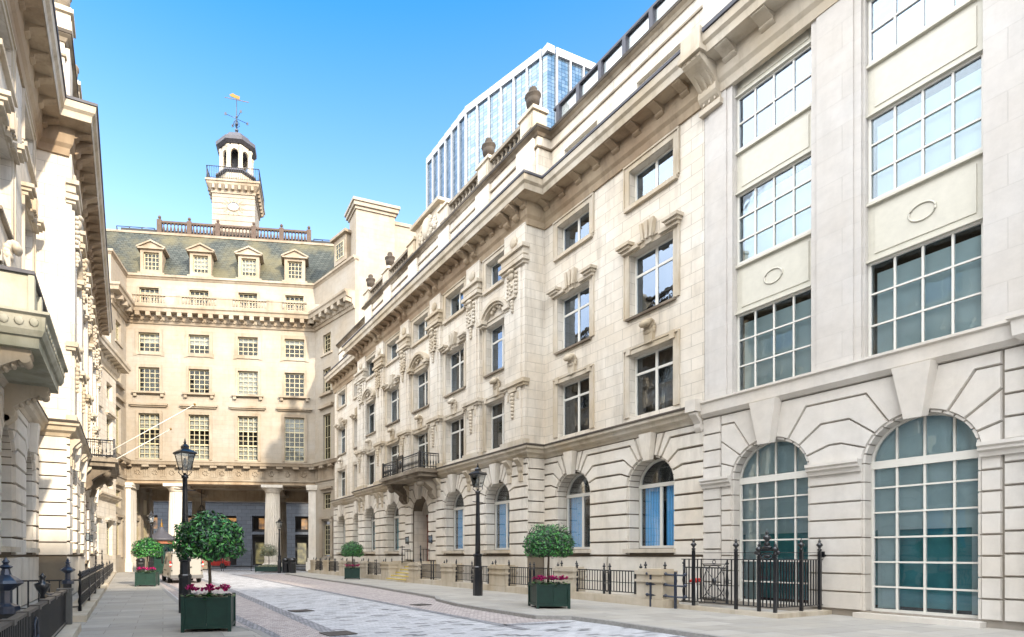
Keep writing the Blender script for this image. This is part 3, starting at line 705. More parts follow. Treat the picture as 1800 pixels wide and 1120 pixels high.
    for q in (-1, 1):
        lm = MB(); lm.box(q * 1.55 - .09, q * 1.55 + .09, 1.08, 1.28, 2.35, 2.42); lm.box(q * 1.55 - .10, q * 1.55 + .10, 1.1, 1.3, 2.75, 2.80); lm.box(q * 1.55 - .05, q * 1.55 + .05, 1.07, 1.11, 2.3, 2.85)
        for a_ in (-.08, .08):
            for o_ in (1.12, 1.27): lm.box(q * 1.55 + a_ - .01, q * 1.55 + a_ + .01, o_ - .01, o_ + .01, 2.42, 2.75)
        lo = lm.build('door_lantern', 'iron', b); g_ = MB(); g_.box(q * 1.55 - .07, q * 1.55 + .07, 1.13, 1.26, 2.42, 2.75); g_.build('lamp_glass', 'glassup', lo)
    # balcony with ironwork
    if balcony:
        sb = MB(); sb.box(-2.6, 2.6, 1.3, 2.5, 6.18, 6.40); sb.box(-2.75, 2.75, 1.3, 2.65, 6.40, 6.56); sb.box(-2.65, 2.65, 1.3, 2.55, 6.56, 6.64)
        for q in (-1, 1): scroll_bracket(sb, q * 1.95 - .3, q * 1.95 + .3, 1.07, 1.25, 4.95, 6.18); sb.ball((q * 1.95, -2.1, 5.85), .22, 1.5, 1, 1); sb.ball((q * 1.95, -1.25, 5.15), .17, 1.7, 1, 1)
        sb.build('balcony', 'dirty', b)
        ir = MB(); 
        def railrun(p, q):
            p = Vector(p); q = Vector(q); L = (q - p).length; n = max(2, int(L / .17))
            ir.tube([(p.x, p.y, 7.52), (q.x, q.y, 7.52)], .035, 4); ir.tube([(p.x, p.y, 7.40), (q.x, q.y, 7.40)], .018, 4); ir.tube([(p.x, p.y, 6.76), (q.x, q.y, 6.76)], .025, 4)
            for k in range(n + 1):
                a = p + (q - p) * k / n; ir.lathe(a.x, a.y, [(.018, 6.66), (.018, 6.85), (.04, 6.98), (.03, 7.08), (.014, 7.15), (.014, 7.52)], 6)
        railrun((-2.55, -2.45), (2.55, -2.45)); railrun((-2.55, -2.45), (-2.55, -1.2)); railrun((2.55, -2.45), (2.55, -1.2))
        for x in (-2.55, 2.55, -.35, .35): ir.box(x - .05, x + .05, 2.40, 2.50, 6.64, 7.62)
        ir.box(-.35, .35, 2.42, 2.47, 7.5, 7.72); ir.ball((0, -2.45, 7.15), .24, 1, .25, 1.1)
        ir.build('balcony_railing', 'iron', b)
    return b, BR
bA, BR = old_building((17.6, 31.0, 0), R(-90), 'long cream stone building on the right with blue-curtained arched windows and an iron balcony', (12.2, 16.2), (12.95, 17.0), 18.35, 19.0, 1, .42, -.38)
bL, _ = old_building((-3.1, 34.85, 0), R(90), 'stone building close on the left seen almost edge on under its deep bracketed cornice', (12.2, 16.2, 20.25, 24.3, 28.3), (), 37.0, 12.6, -1, .92, -.1, name='stone_building')
# dark glazed strip on the near roof of the right building
g = MB(); xa, xb = BR + .3, 18.35
g.box(xa, xb, -.70, -.52, 21.38, 21.62); g.box(xa - .3, xb, -2.4, -.50, 22.5, 22.6)
n = 6
for k in range(n + 1): x = xa + (xb - xa) * k / n; g.box(x - .09, x + .09, -.70, -.48, 21.62, 22.5)
g.box(xa, xb, -5, -2.3, 21.2, 22.45)
o = g.build('roof_glazing', 'lead', bA); q = MB(); q.box(xa, xb, -.62, -.60, 21.62, 22.5); q.build('pane', 'glassground', o)
q = MB()
for k in range(n): x = xa + (xb - xa) * (k + .5) / n; q.box(x - .58, x + .58, -.72, -.66, 21.66, 22.45)
q.build('blind', 'whiteblind', o)
g = MB()
for z in (21.9, 22.25): g.tube([(BR - 1.6, 1.2, z), (BR + .3, 1.2, z)], .02, 4)
for x in (BR - 1.5, BR - .6, BR + .2): g.tube([(x, 1.2, 21.3), (x, 1.2, 22.25)], .02, 4)
g.build('guard_rail', 'bluegrey', bA)
# left building: splayed far end section
lf = empty('stone_building', (-2.75, 47.4, 0), R(90 - 14.5), 'narrow splayed stone bay joining the left building to the far range', 'building')
m = MB(); wall(m, 0, 7.2, 0, 17.0, 0, .5, [(1.0, 2.6, 1.6, 4.4, False), (1.0, 2.6, 7.2, 9.6, False), (1.0, 2.6, 11, 13.2, False), (1.0, 2.6, 14.6, 16.0, False), (4.6, 6.2, 1.6, 4.4, False), (4.6, 6.2, 7.2, 9.6, False), (4.6, 6.2, 11, 13.2, False), (4.6, 6.2, 14.6, 16.0, False)])
m.box(0, 7.2, -6, -2.5, 0, 18.2); m.box(7.0, 7.2, -6, -.5, 0, 18.2); m.build('wall', 'stone', lf)
m = MB(); pp = [(0, 0), (7.2, 0), (7.2, 3)]
m.sweep(pp, LEDGE); m.sweep(pp, CORN)
for k in range(8): scroll_bracket(m, .3 + k * .88, .6 + k * .88, .24, .56, 17.36, 17.69)
for c in (1.8, 5.4):
    for zb_ in (4.5, 9.7, 13.3): m.box(c - 1.1, c + 1.1, 0, .30, zb_, zb_ + .18); m.box(c - 1.0, c + 1.0, 0, .16, zb_ - .12, zb_)
m.build('moulding', 'trim', lf)
for c in (1.8, 5.4):
    for z0, h in ((1.62, 2.76), (7.22, 2.36), (11.02, 2.16), (14.62, 1.36)): window(lf, c, -.35, z0, 1.58, h, 3, 4, fm='cream', gm='glass')

# ================= pale building at the right edge =================
bB = empty('pale_building', (17.6, 12.66, 0), R(-90), 'pale smooth stone building at the right edge with cream panels and huge arched windows', 'building')
LB = 22.0; bays = [(2.10, 1.11), (5.64, 1.11)]; ub = [9.6, 13.3, 17.0]
g = MB(); wall(g, 0, 7.62, 0, 6.35, 0, .5, [(c - r, c + r, .16, 4.05, True) for c, r in bays])
wall(g, 7.62, LB, 0, 6.35, .22, .5, [(c - 1.1, c + 1.1, .16, 4.05, True) for c in ub]); g.build('ground_wall', 'joint2', bB)
def rustB(*a_, **k_): rustic(*a_, gap=.015, d=.06, fans=False, **k_)
r_ = MB()
rustB(r_, -.02, .62, 0.2, 4.0, .02, .51); rustB(r_, -.02, .62, 4.0, 6.2, .02, .55)
rustB(r_, .64, 3.87, .16, 6.2, 0, .51, (2.10, 1.13, 4.05), lining=.3); rustB(r_, 3.87, 7.1, .16, 6.2, 0, .51, (5.64, 1.13, 4.05), lining=.3); 
rustB(r_, 7.14, 7.60, .16, 6.2, .01, .51)
e0 = 7.62
for c in ub: rustB(r_, e0, c + 1.85, .16, 6.2, .22, .51, (c, 1.12, 4.05), lining=.3); e0 = c + 1.85
r_.build('rusticated_course', 'whiterust', bB)
k = MB()
for c, r in bays: k.mark(); keystone(k, c, 5.02, 6.28, .06, .22, .42, .30)
for c in ub: k.mark(); keystone(k, c, 5.02, 6.28, .28, .22, .42, .30)
k.build_each('keystone', 'whiterust', bB)
m = MB(); imp = [(0, 3.86), (.08, 3.86), (.10, 3.96), (.17, 4.0), (.17, 4.06), (.22, 4.10), (.22, 4.18), (0, 4.18)]
for a, b_ in ((-.02, .97), (3.23, 4.50), (6.78, 7.62)): m.sideprism([(o + .05, z) for o, z in imp], a, b_)
m.sweep([(-.25, 0), (7.62, 0), (7.62, -.22), (LB, -.22)], [(-.1, 6.20), (.12, 6.22), (.22, 6.34), (.24, 6.66), (.30, 6.70), (.30, 6.76), (-.1, 6.80)])
m.box(-.34, .04, .06, .52, 6.44, 6.84); scroll_bracket(m, -.24, .0, .10, .36, 5.78, 6.42)
m.box(4.42, 6.86, 0, .32, -.02, .13); m.build('moulding', 'whiterust', bB)
up = MB(); rows = [(6.82, 9.36), (10.94, 13.22), (14.6, 16.9)]
wall(up, 0, 7.62, 6.5, 21.5, -.10, .45, [(c - 1.13, c + 1.13, a, b_, False) for c, r in bays for a, b_ in ((6.82, 20.9),)])
for a, b_ in ((0, .96), (3.26, 4.46), (6.80, 7.62)): up.box(a, b_, -.2, 0.0, 6.6, 16.98)
up.box(.18, .78, -.05, .04, 6.7, 16.9); up.box(3.42, 4.30, -.05, .05, 6.7, 16.9)
up.box(.5, 7.62, -.5, -.02, 16.9, 17.3)
wall(up, 7.62, LB, 6.5, 24, .12, .5, [(c - 1.1, c + 1.1, a, b_, False) for c in ub for a, b_ in ((6.9, 9.36), (10.94, 13.2), (14.6, 16.6))]); up.build('upper_wall', 'white', bB)
p = MB(); ring = MB()
for c, r in bays:
    for a, b_ in ((9.36, 10.94), (13.22, 14.6), (16.35, 18.0)):
        p.mark(); p.box(c - 1.14, c + 1.14, -.34, -.24, a, b_); p.box(c - .98, c + .98, -.24, -.215, a + .22, b_ - .22)
        p.box(c - 1.14, c + 1.14, -.24, -.14, b_ - .07, b_)
        p.box(c - 1.14, c + 1.14, -.26, -.12, a - .0, a + .04)
    pts = [(c + .26 * math.cos(2 * math.pi * q / 24), .20, 10.15 + .21 * math.sin(2 * math.pi * q / 24)) for q in range(25)]
    ring.mark(); ring.tube(pts, .022, 6)
p.build_each('spandrel_panel', 'panel', bB); ring.build_each('oval_ring', 'panel', bB)
c_ = MB()
for a, b_ in ((.35, LB),): c_.sweep([(a, .0), (7.62, 0), (7.62, -.22), (b_, -.22)], CORN)
for k in range(9): 
    x = 1.1 + k * 1.15
    if x < 7.5: scroll_bracket(c_, x - .2, x + .2, .24, .56, 17.36, 17.69)
c_.build('cornice', 'trim', bB)
q = MB(); q.sweep([(.7, 0), (7.62, 0)], [(.95, 18.24), (1.10, 18.24), (1.11, 18.36), (.97, 18.38)]); q.build('gutter', 'lead', bB)
br = MB(); scroll_bracket(br, .0, .62, .0, 1.1, 16.55, 17.72); br.box(-.08, .70, -.1, 1.22, 17.72, 17.88); br.box(-.03, .65, -.1, 1.14, 17.88, 18.5); br.box(-.06, .68, 0, .2, 16.35, 16.53)
for x in (.12, .31, .5): br.sideprism([(.1 + .95 * t ** 2.0 + .10, 16.6 + 1.05 * t) for t in [i / 8 for i in range(9)]] + [(.2, 17.6)], x - .03, x + .03)
br.build('console', 'trim', bB)
at = MB(); wall(at, 0, LB, 18.3, 24.0, -.3, .4, [(c - .9, c + .9, 19.1, 20.9, False) for c in (2.1, 5.64, 9.6)]); at.box(-.1, 1.15, -.5, -.05, 18.3, 21.3); at.build('attic_wall', 'stone', bB)
it = MB(); it.box(.05, LB, -9, -1.6, 0, 20.5)
for z in (6.42, 10.0, 14.0, 17.4): it.box(.05, LB, -1.6, -.45, z, z + .2)
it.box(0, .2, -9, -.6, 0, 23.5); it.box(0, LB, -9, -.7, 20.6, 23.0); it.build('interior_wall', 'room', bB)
for i, (c, r) in enumerate(bays):
    window(bB, c, -.40, .16, 2.22, 3.89, 4, 6, 'bars', fm='frame', gm='glassbig', cur=('blind', ((.0, 1.0, .55, 1.28), (.03, .24, .02, .55), (.86, .97, .02, .55))), ft=.07, mt=.045, depth=.09)
    for (a, b_), rr, tr, gm in (((6.86, 9.36), 3, None, 'glassbig'), ((10.98, 13.22), 3, None, 'glassbig'), ((14.64, 16.35), 2, None, 'glassup')):
        window(bB, c, -.30, a, 2.24, b_ - a, 4, rr, fm='frame', gm=gm, cur=('blind', ((.05, .97, .04, .90 if rr == 3 else .55),)), ft=.06, mt=.045, depth=.08)
    window(bB, c, -.5, 19.1, 1.8, 1.8, 2, 2, gm='glassup')
q = MB()
for c, r in bays: q.mark(); q.box(c - 1.3, c + 1.3, -.72, -.66, .30, 2.5)
q.build_each('low_screen', 'teal', bB)
for c in ub:
    window(bB, c, -.2, .16, 2.2, 3.89, 4, 6, 'bars', gm='glassbig', ft=.07, mt=.045)
    for a, b_ in ((6.9, 9.36), (10.94, 13.2), (14.6, 16.6)): window(bB, c, -.15, a, 2.18, b_ - a, 4, 3, gm='glassbig', ft=.06, mt=.045)

rw = MB(); rw.box(41, 47, -6, 44, 0, 26); rw.build('unseen_sun_blocker', 'white', bB)  # unseen block added behind the camera to keep low sun off near ground
# ================= the far range with the portico =================
FO = Vector((-0.15, 59.67, 0)); FR = R(-18.0)
ff = empty('portico_building', FO, FR, 'warm stone building closing the street with a columned portico and slate mansard roof', 'building')
WN = [2.1, 6.77, 11.43, 15.97]; FW = 18.0
def tolocal(x, y):
    v = Vector((x, y, 0)) - FO; c_, s_ = math.cos(-FR), math.sin(-FR)
    return (v.x * c_ - v.y * s_, v.x * s_ + v.y * c_)
Lw = tolocal(-1.37, 55.6); Lw2 = tolocal(-4.5, 56.6); Rw = tolocal(18.6, 47.3)
path = [Lw2, Lw, (0, 0), (FW, 0), Rw]
BAND = {}
LV = [(10.95, 15.3, .97), (17.4, 19.75, .97), (21.3, 23.1, .97)]
up = MB()
wall(up, 0, FW, 8.85, 25.38, 0, .5, [(c - hw, c + hw, a, b_, False) for c in WN for a, b_, hw in LV] + [])
m_at = MB()
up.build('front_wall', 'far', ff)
def subwall(pa, pb, name, ops, z0, z1, th=.45, lev=None):
    pa = Vector(pa); pb = Vector(pb); L = (pb - pa).length; ang = math.atan2(pb.y - pa.y, pb.x - pa.x)
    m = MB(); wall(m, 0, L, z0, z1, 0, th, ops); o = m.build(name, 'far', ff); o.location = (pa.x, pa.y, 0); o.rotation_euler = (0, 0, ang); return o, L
# left wing (faces right) and right wing (faces left)
lwo, lL = subwall(Lw, (0, 0), 'wing_wall', [(1.3, 2.7, a, b_, False) for a, b_, _ in LV] + [(1.3, 2.7, 1.6, 4.6, False), (1.3, 2.7, 6.0, 7.6, False)], 0, 28.5)
rwo, rL = subwall((FW, 0), Rw, 'wing_wall', [(1.5, 2.9, a, b_, False) for a, b_, _ in LV] + [(1.5, 2.9, 1.5, 4.9, False), (1.5, 2.9, 6.1, 7.7, False)], 0, 28.5)
lfo, l2 = subwall(Lw2, Lw, 'wing_wall', [], 0, 28.5)
for wo_, c in ((lwo, 2.0), (rwo, 2.2)):
    for a, b_, _ in LV: window(wo_, c, -.3, a, 1.38, b_ - a, 3, 4, fm='cream', gm='glassfar')
    window(wo_, c, -.3, 1.62, 1.38, 2.95, 3, 6, fm='cream', gm='glassfar'); window(wo_, c, -.3, 6.12, 1.38, 1.45, 3, 3, fm='cream', gm='glassfar')
    t = MB()
    for zb_ in (5.1, 8.0): t.box(c - 1.1, c + 1.1, 0, .25, zb_, zb_ + .2)
    for q in (-1, 1): t.box(c + q * .95 - .2, c + q * .95 + .2, 0, .12, 1.4, 4.95); t.box(c + q * .95 - .25, c + q * .95 + .25, 0, .2, 4.8, 5.08)
    t.box(c - 1.2, c + 1.2, 0, .3, 15.9, 16.2); t.box(c - 1.1, c + 1.1, 0, .3, 17.1, 17.35); t.box(c - 1.0, c + 1.0, 0, .12, 21.0, 21.2)
    t.build('moulding', 'fartrim', wo_)
tr = MB()
P2 = path
tr.sweep(P2, [(-.05, 8.85), (.10, 8.85), (.10, 9.15), (.04, 9.18), (.04, 10.05), (.14, 10.1), (.16, 10.25), (.55, 10.32), (.60, 10.55), (.66, 10.62), (-.05, 10.72)])
tr.sweep(P2, [(-.05, 23.9), (.12, 23.95), (.20, 24.2), (.34, 24.3), (.36, 24.75), (.95, 24.82), (1.0, 25.1), (1.12, 25.2), (1.14, 25.4), (-.05, 25.5)])
tr.sweep(P2, [(-.55, 28.3), (.02, 28.3), (.12, 28.45), (.22, 28.5), (.22, 28.7), (-.6, 28.85)])
tr.sweep(P2, [(.0, 8.0), (.06, 8.0), (.06, 8.1), (.0, 8.12)]) if False else None
def along(pa, pb, sp, fn, inset=.3):
    pa = Vector(pa); pb = Vector(pb); L = (pb - pa).length; n = max(1, int((L - 2 * inset) / sp)); d = (pb - pa).normalized(); nn = Vector((d.y, -d.x))
    for k in range(n + 1): fn(pa + d * (inset + (L - 2 * inset) * k / n), d, nn)
def obox(m, p, d, nn, w_, o0, o1, z0, z1):
    c = [p + d * a + nn * o for a, o in ((-w_ / 2, o0), (w_ / 2, o0), (w_ / 2, o1), (-w_ / 2, o1))]
    m.slab([(v.x, v.y) for v in c], z0, z1)
for a, b_ in zip(P2, P2[1:]):
    along(a, b_, .95, lambda p, d, nn: obox(tr, p, d, nn, .40, .34, .95, 24.42, 24.80))
    along(a, b_, .30, lambda p, d, nn: obox(tr, p, d, nn, .17, .18, .33, 24.2, 24.38))
    along(a, b_, 1.55, lambda p, d, nn: obox(tr, p, d, nn, .62, .14, .54, 10.08, 10.28))
    def trig(p, d, nn):
        for q in (-.2, 0, .2): obox(tr, p + d * q, d, nn, .13, .03, .10, 9.2, 10.04)
        obox(tr, p, d, nn, .66, .09, .13, 9.06, 9.16)
    along(a, b_, 1.55, trig)
rnd = random.Random(5)
for k in range(11):
    x = .3 + .78 + k * 1.58
    for j in range(7): a = j * .9; tr.ball((x + .22 * math.cos(a), -.06, 9.62 + .20 * math.sin(a)), .10, 1, .5, 1, 6, 4)
for c in WN:
    a, b_, hw = LV[0]
    for q in (-1, 1): tr.box(c + q * hw, c + q * (hw + .28), 0, .07, 10.9, b_ + .3)
    tr.box(c - hw, c + hw, 0, .07, b_ + .005, b_ + .3); tr.box(c - 1.75, c + 1.75, 0, .30, 16.05, 16.25); tr.box(c - 1.65, c + 1.65, 0, .18, 15.92, 16.05)
    a, b_, hw = LV[1]
    for q in (-1, 1): tr.box(c + q * hw, c + q * (hw + .25), 0, .06, a, b_ + .28); tr.box(c + q * 1.25 - .14, c + q * 1.25 + .14, 0, .25, a - .5, a - .2)
    tr.box(c - hw, c + hw, 0, .06, b_ + .005, b_ + .28); tr.box(c - 1.5, c + 1.5, -.3, .34, a - .2, a - .02)
    a, b_, hw = LV[2]
    for q in (-1, 1): tr.box(c + q * hw, c + q * (hw + .32), 0, .08, a - .35, b_ + .35); tr.box(c + q * (hw + .10), c + q * (hw + .44), 0, .05, a - .45, a)
    tr.box(c - hw, c + hw, 0, .08, b_ + .005, b_ + .35); tr.box(c - hw, c + hw, -.3, .10, a - .35, a - .01)
tr.build('moulding', 'fartrim', ff)
for c in WN:
    w1 = window(ff, c, -.28, 10.97, 1.94, 4.3, 4, 9, fm='cream', gm='glassfar', thick=(1,), mt=.05, transom=[.48, .96, (1.44, .12), 1.92, 2.4, (2.88, .12), 3.35, 3.82], cur=('paleblind', ((.04, .96, .70, .98), (.04, .96, .02, .30))))
    window(ff, c, -.28, 17.42, 1.94, 2.3, 4, 5, fm='cream', gm='glassfar', mt=.05, cur=('paleblind', ((.04, .96, .04, .98),)) if 10 < c < 13 else None)
    window(ff, c, -.28, 21.32, 1.94, 1.76, 4, 4, fm='cream', gm='glassfar', mt=.05, cur=('paleblind', ((.04, .96, .5 if c < 9 else .75, .98),)))
# attic storey behind balustrade
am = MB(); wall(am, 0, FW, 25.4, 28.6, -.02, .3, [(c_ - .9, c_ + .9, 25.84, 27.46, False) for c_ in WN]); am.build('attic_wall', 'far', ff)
for c in WN:
    q = MB(); q.box(c - 1.05, c + 1.05, 0, .06, 27.45, 27.6); q.box(c - 1.15, c - .9, 0, .05, 25.6, 27.45); q.box(c + .9, c + 1.15, 0, .05, 25.6, 27.45); q.build('window_surround', 'fartrim', ff)
    window(ff, c, .0, 25.8, 1.8, 1.65, 4, 4, fm='cream', gm='glassfar', mt=.045, cur=('paleblind', ((.02, .98, .02, .98),)), depth=.05) if False else window(ff, c, -.28, 25.85, 1.8, 1.6, 4, 4, fm='cream', gm='glassfar', mt=.045, depth=.05)
bl = MB()
yb = -.85
bl.box(.8, FW - .8, -yb - .12, -yb + .12, 25.45, 25.6); bl.box(.8, FW - .8, -yb - .13, -yb + .13, 26.3, 26.45)
segs = []; x = .9
while x < FW - 1.2:
    n = 11
    for k in range(n):
        xx = x + k * .27
        if xx < FW - 1: bl.lathe(xx, yb, bal_prof(.7, 25.6, .09), 6)
    x += n * .27; bl.box(x, x + 1.5, -yb - .08, -yb + .09, 25.6, 26.3); x += 1.75
bl.build('balustrade', 'fartrim', ff)
# mansard
PR = [Lw2, Lw, (0, 0), (FW, 0), ((FW * .45 + Rw[0] * .55), Rw[1] * .55)]
rf = MB(); rf.sweep(PR, [(-.6, 28.75), (-4.1, 34.9), (-4.4, 34.9), (-6, 34.6), (-6, 28.75)]); rf.build('roof', 'slate', ff)
hp = MB(); hp.sweep(PR, [(-4.0, 34.85), (-3.95, 35.05), (-4.5, 35.1), (-4.5, 34.85)]); hp.build('roof_edge', 'fartrim', ff)
for i, c in enumerate(WN):
    d = MB(); wall(d, c - 1.03, c + 1.03, 29.2, 31.5, -.70, 2.6, [(c - .72, c + .72, 29.55, 31.25, False)])
    d.box(c - 1.25, c + 1.25, -.85, -.55, 29.08, 29.22)
    d.prism([(c - 1.27, 31.5), (c + 1.27, 31.5), (c + 1.27, 31.64), (c - 1.27, 31.64)], -3.4, -.48)
    d.prism([(c - 1.27, 31.64), (c + 1.27, 31.64), (c, 32.2)], -3.4, -.60)
    for q in (-1, 1): d.prism([(c + q * 1.36, 31.58), (c + q * 1.36, 31.72), (c, 32.38), (c, 32.22)], -3.4, -.44)
    do = d.build('dormer', 'fartrim', ff)
    window(do, c, -.98, 29.57, 1.42, 1.66, 4, 4, fm='cream', gm='glassfar', mt=.045, cur=None if i in (0, 3) else ('paleblind', ((.02, .98, .30, .98),)))
    q = MB(); q.box(c - .7, c + .7, -1.7, -1.6, 29.5, 31.3); q.build('dark_backing', 'room', do)
# side-wing dormer
d = MB(); d.box(-1, 1, -1.6, -.2, 29.2, 31.6); d.prism([(-1.3, 31.6), (1.3, 31.6), (1.3, 31.85), (-1.3, 31.85)], -2.5, .1)
do = d.build('dormer', 'fartrim', rwo); do.location = (4.2, 0, 0); window(do, 0, -.22, 29.6, 1.3, 1.5, 3, 3, fm='cream', gm='glassfar')
# brown balustrade on the roof ridge
rb = MB(); ya = 4.3; xa, xb = 1.9, 17.3
rb.box(xa, xb, -ya - .12, -ya + .12, 35.05, 35.25); rb.box(xa, xb, -ya - .14, -ya + .14, 36.2, 36.4)
px_ = [xa, xa + 3.0, xa + 5.9, xa + 9.6, xa + 12.5, xb]
for p in px_: rb.box(p - .24, p + .24, -ya - .2, -ya + .2, 35.05, 36.5); rb.ball((p, ya, 36.8), .17, 1, 1, 1.1, 8, 5); rb.box(p - .08, p + .08, -ya - .08, -ya + .08, 36.5, 36.66)
for a, b_ in zip(px_, px_[1:]):
    n = int((b_ - a - .6) / .36)
    for k in range(n + 1): rb.lathe(a + .42 + k * (b_ - a - .84) / n, ya, bal_prof(.95, 35.25, .12), 6)
rb.build('roof_balustrade', 'rustiron', ff)
gr = MB()
for xa_, xb_ in ((-2.6, 1.2), (17.8, 20.6)):
    gr.tube([(xa_, 5, 36.0), (xb_, 5, 36.0)], .05, 4)
    for k in range(4): xx = xa_ + (xb_ - xa_) * k / 3; gr.tube([(xx, 5, 34.8), (xx, 5, 36.0)], .06, 4); gr.tube([(xx, 5, 36.0), (xx, 6.2, 34.9)], .05, 4)
gr.build('roof_guard_rail', 'bluegrey', ff)
# portico: ceiling, columns, rear row, inner walls
DP = 11.0
pc = MB(); pc.box(-2, 22, -DP, -.5, 9.1, 9.5)
for x in (4.45, 13.75): pc.box(x - .7, x + .7, -DP, -.3, 8.55, 9.1)
pc.box(0, FW, -1.2, -.02, 8.55, 8.86) ; pc.box(-1, 21, -DP - .8, -DP + .6, 7.9, 28)
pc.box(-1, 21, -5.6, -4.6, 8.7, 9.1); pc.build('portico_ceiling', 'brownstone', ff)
def column(m, x, y, r=.82, fl=True):
    prof = [(r * 1.28, 0), (r * 1.28, .35), (r * 1.22, .36), (r * 1.24, .5), (r * 1.12, .62), (r * 1.04, .68)]
    m.box(x - r * 1.45, x + r * 1.45, -y - r * 1.45, -y + r * 1.45, 0, .42)
    m.lathe(x, y, [(r * 1.3, .42), (r * 1.32, .6), (r * 1.15, .75), (r * 1.06, .85)], 24)
    m.lathe(x, y, [(r, .8), (r * .99, 2.5), (r * .95, 5), (r * .86, 7.85)], 48, smooth=False, flute=.075)
    m.lathe(x, y, [(r * .88, 7.8), (r * .90, 7.95), (r * 1.02, 8.1), (r * 1.22, 8.3)], 24)
    m.box(x - r * 1.28, x + r * 1.28, -y - r * 1.28, -y + r * 1.28, 8.3, 8.57)
for x in (4.45, 13.75):
    m = MB(); column(m, x, .95); m.build('column', 'rust', ff)
    m = MB(); column(m, x, DP, .85); m.build('column', 'fartrim', ff)
m = MB()
for x in (-.3, FW - .1):
    m.mark(); m.box(x - .55, x + .75, -1.6, .12, 1.3, 8.1); m.box(x - .75, x + .95, -1.7, .32, 8.1, 8.3); m.box(x - .8, x + 1.0, -1.7, .36, 8.3, 8.57)
    m.box(x - .65, x + .85, -1.65, .22, .9, 1.3); m.box(x - .8, x + 1.0, -1.7, .35, 0, .9)
m.build_each('pilaster', 'rust', ff)
iw = MB(); iw.box(-1.3, -.6, -DP, -1.0, 0, 9.1); iw.box(FW + .4, FW + 1.0, -DP, -1.0, 0, 9.1)
for y in (3, 6, 9): iw.box(-.62, -.35, -y - .5, -y + .5, .9, 8.3); iw.box(-.62, -.25, -y - .65, -y + .65, 8.3, 8.6)
iw.box(-.62, -.42, -DP, -1, 5.2, 5.5); iw.build('inner_wall', 'far', ff)
for y in (4.5, 7.5):
    q = MB(); q.box(-.60, -.50, -y - .7, -y + .7, 1.8, 4.6); q.box(-.60, -.50, -y - .6, -y + .6, 6, 7.6); q.build('blind_window', 'cream', ff)
# chimney block and the mass behind
ch = MB(); 
def wpt(m, pts, z0, z1): m.slab([tolocal(*p) for p in pts], z0, z1)
def wcam(px, Z):
    X = (px - 686) / 987 * Z; return (X * .906 + Z * .4233, -X * .4233 + Z * .906)
A_, B_ = Vector(wcam(626, 50.9)), Vector(wcam(694, 52.2)); dd = (B_ - A_).normalized(); nn = Vector((-dd.y, dd.x))
wpt(ch, [A_, B_, B_ + nn * 2.2, A_ + nn * 2.2], 16, 33.0)
for e, z0, z1 in ((.12, 33.0, 33.25), (.28, 33.25, 33.6), (.4, 33.6, 33.85)):
    wpt(ch, [A_ - dd * e - nn * e, B_ + dd * e - nn * e, B_ + dd * e + nn * (2.2 + e), A_ - dd * e + nn * (2.2 + e)], z0, z1)
C_ = B_ + nn * .5; wpt(ch, [C_, C_ + dd * 6, C_ + dd * 6 + nn * 2, C_ + nn * 2], 16, 32.6); wpt(ch, [C_ - nn * .12, C_ + dd * 6 - nn * .12, C_ + dd * 6 + nn * 2, C_ + nn * 2], 32.6, 32.9)
ch.build('chimney_stack', 'far', ff)
# clock-less square tower and lantern
tw = empty('tower', (0, 0, 0), 0); 
bpy.data.objects.remove(tw)
TX, TY = 9.3, 7.2; hw = 2.22
t = MB()
for k in range(12):
    z0 = 33 + k * .62; t.box(TX - hw + .06, TX + hw - .06, -TY - hw + .06, -TY + hw - .06, z0, z0 + .62)
    blk_ = .0
    t.box(TX - hw, TX + hw, -TY - hw, -TY + hw, z0 + .03, z0 + .60)
t.build('tower_shaft', 'far', ff)
t = MB(); sq = [(TX - hw, TY - hw), (TX + hw, TY - hw), (TX + hw, TY + hw), (TX - hw, TY + hw)]
t.sweep(sq, [(0, 40.2), (.10, 40.2), (.12, 40.5), (.5, 40.95), (.52, 41.15), (.62, 41.2), (.62, 41.4), (0, 41.45)], closed=True)
for a, b_ in zip(sq, sq[1:] + sq[:1]): along(a, b_, .58, lambda p, d, nn: obox(t, p, d, nn, .26, .05, .48, 40.5, 40.95), .2)
t.box(TX - hw, TX + hw, -TY - hw, -TY + hw, 40.3, 41.5)
t.build('tower_cornice', 'fartrim', ff)
t = MB(); pts = [(TX + .62 * math.cos(a), TY - hw - .03, 38.9 + .46 * math.sin(a)) for a in [2 * math.pi * k / 24 for k in range(25)]]; t.tube(pts, .07, 6)
for k in range(14):
    a = 2 * math.pi * k / 14 + .22; t.tube([(TX + .72 * math.cos(a), TY - hw - .01, 38.9 + .55 * math.sin(a)), (TX + 1.25 * math.cos(a), TY - hw - .01, 38.9 + 1.0 * math.sin(a))], .018, 4)
oo = t.build('oval_window', 'fartrim', ff); t = MB(); t.prism([(TX + .6 * math.cos(2 * math.pi * k / 20), 38.9 + .44 * math.sin(2 * math.pi * k / 20)) for k in range(20)], -TY + hw + .0, -TY + hw + .03); t.build('pane', M['glassup'], oo)
t = MB()
for x in (-.2, .2): t.box(TX + x - .02, TX + x + .02, -TY + hw + .03, -TY + hw + .06, 38.5, 39.3)
t.box(TX - .58, TX + .58, -TY + hw + .03, -TY + hw + .06, 38.88, 38.92); t.build('frame', 'frame', oo)
t = MB(); hh = hw + .5; sq2 = [(TX - hh, TY - hh), (TX + hh, TY - hh), (TX + hh, TY + hh), (TX - hh, TY + hh)]
for a, b_ in zip(sq2, sq2[1:] + sq2[:1]):
    t.tube([(*a, 42.75), (*b_, 42.75)], .045, 4); t.tube([(*a, 41.55), (*b_, 41.55)], .035, 4)
    along(a, b_, .22, lambda p, d, nn: t.tube([(p.x, p.y, 41.5), (p.x, p.y, 42.75)], .022, 4), .1)
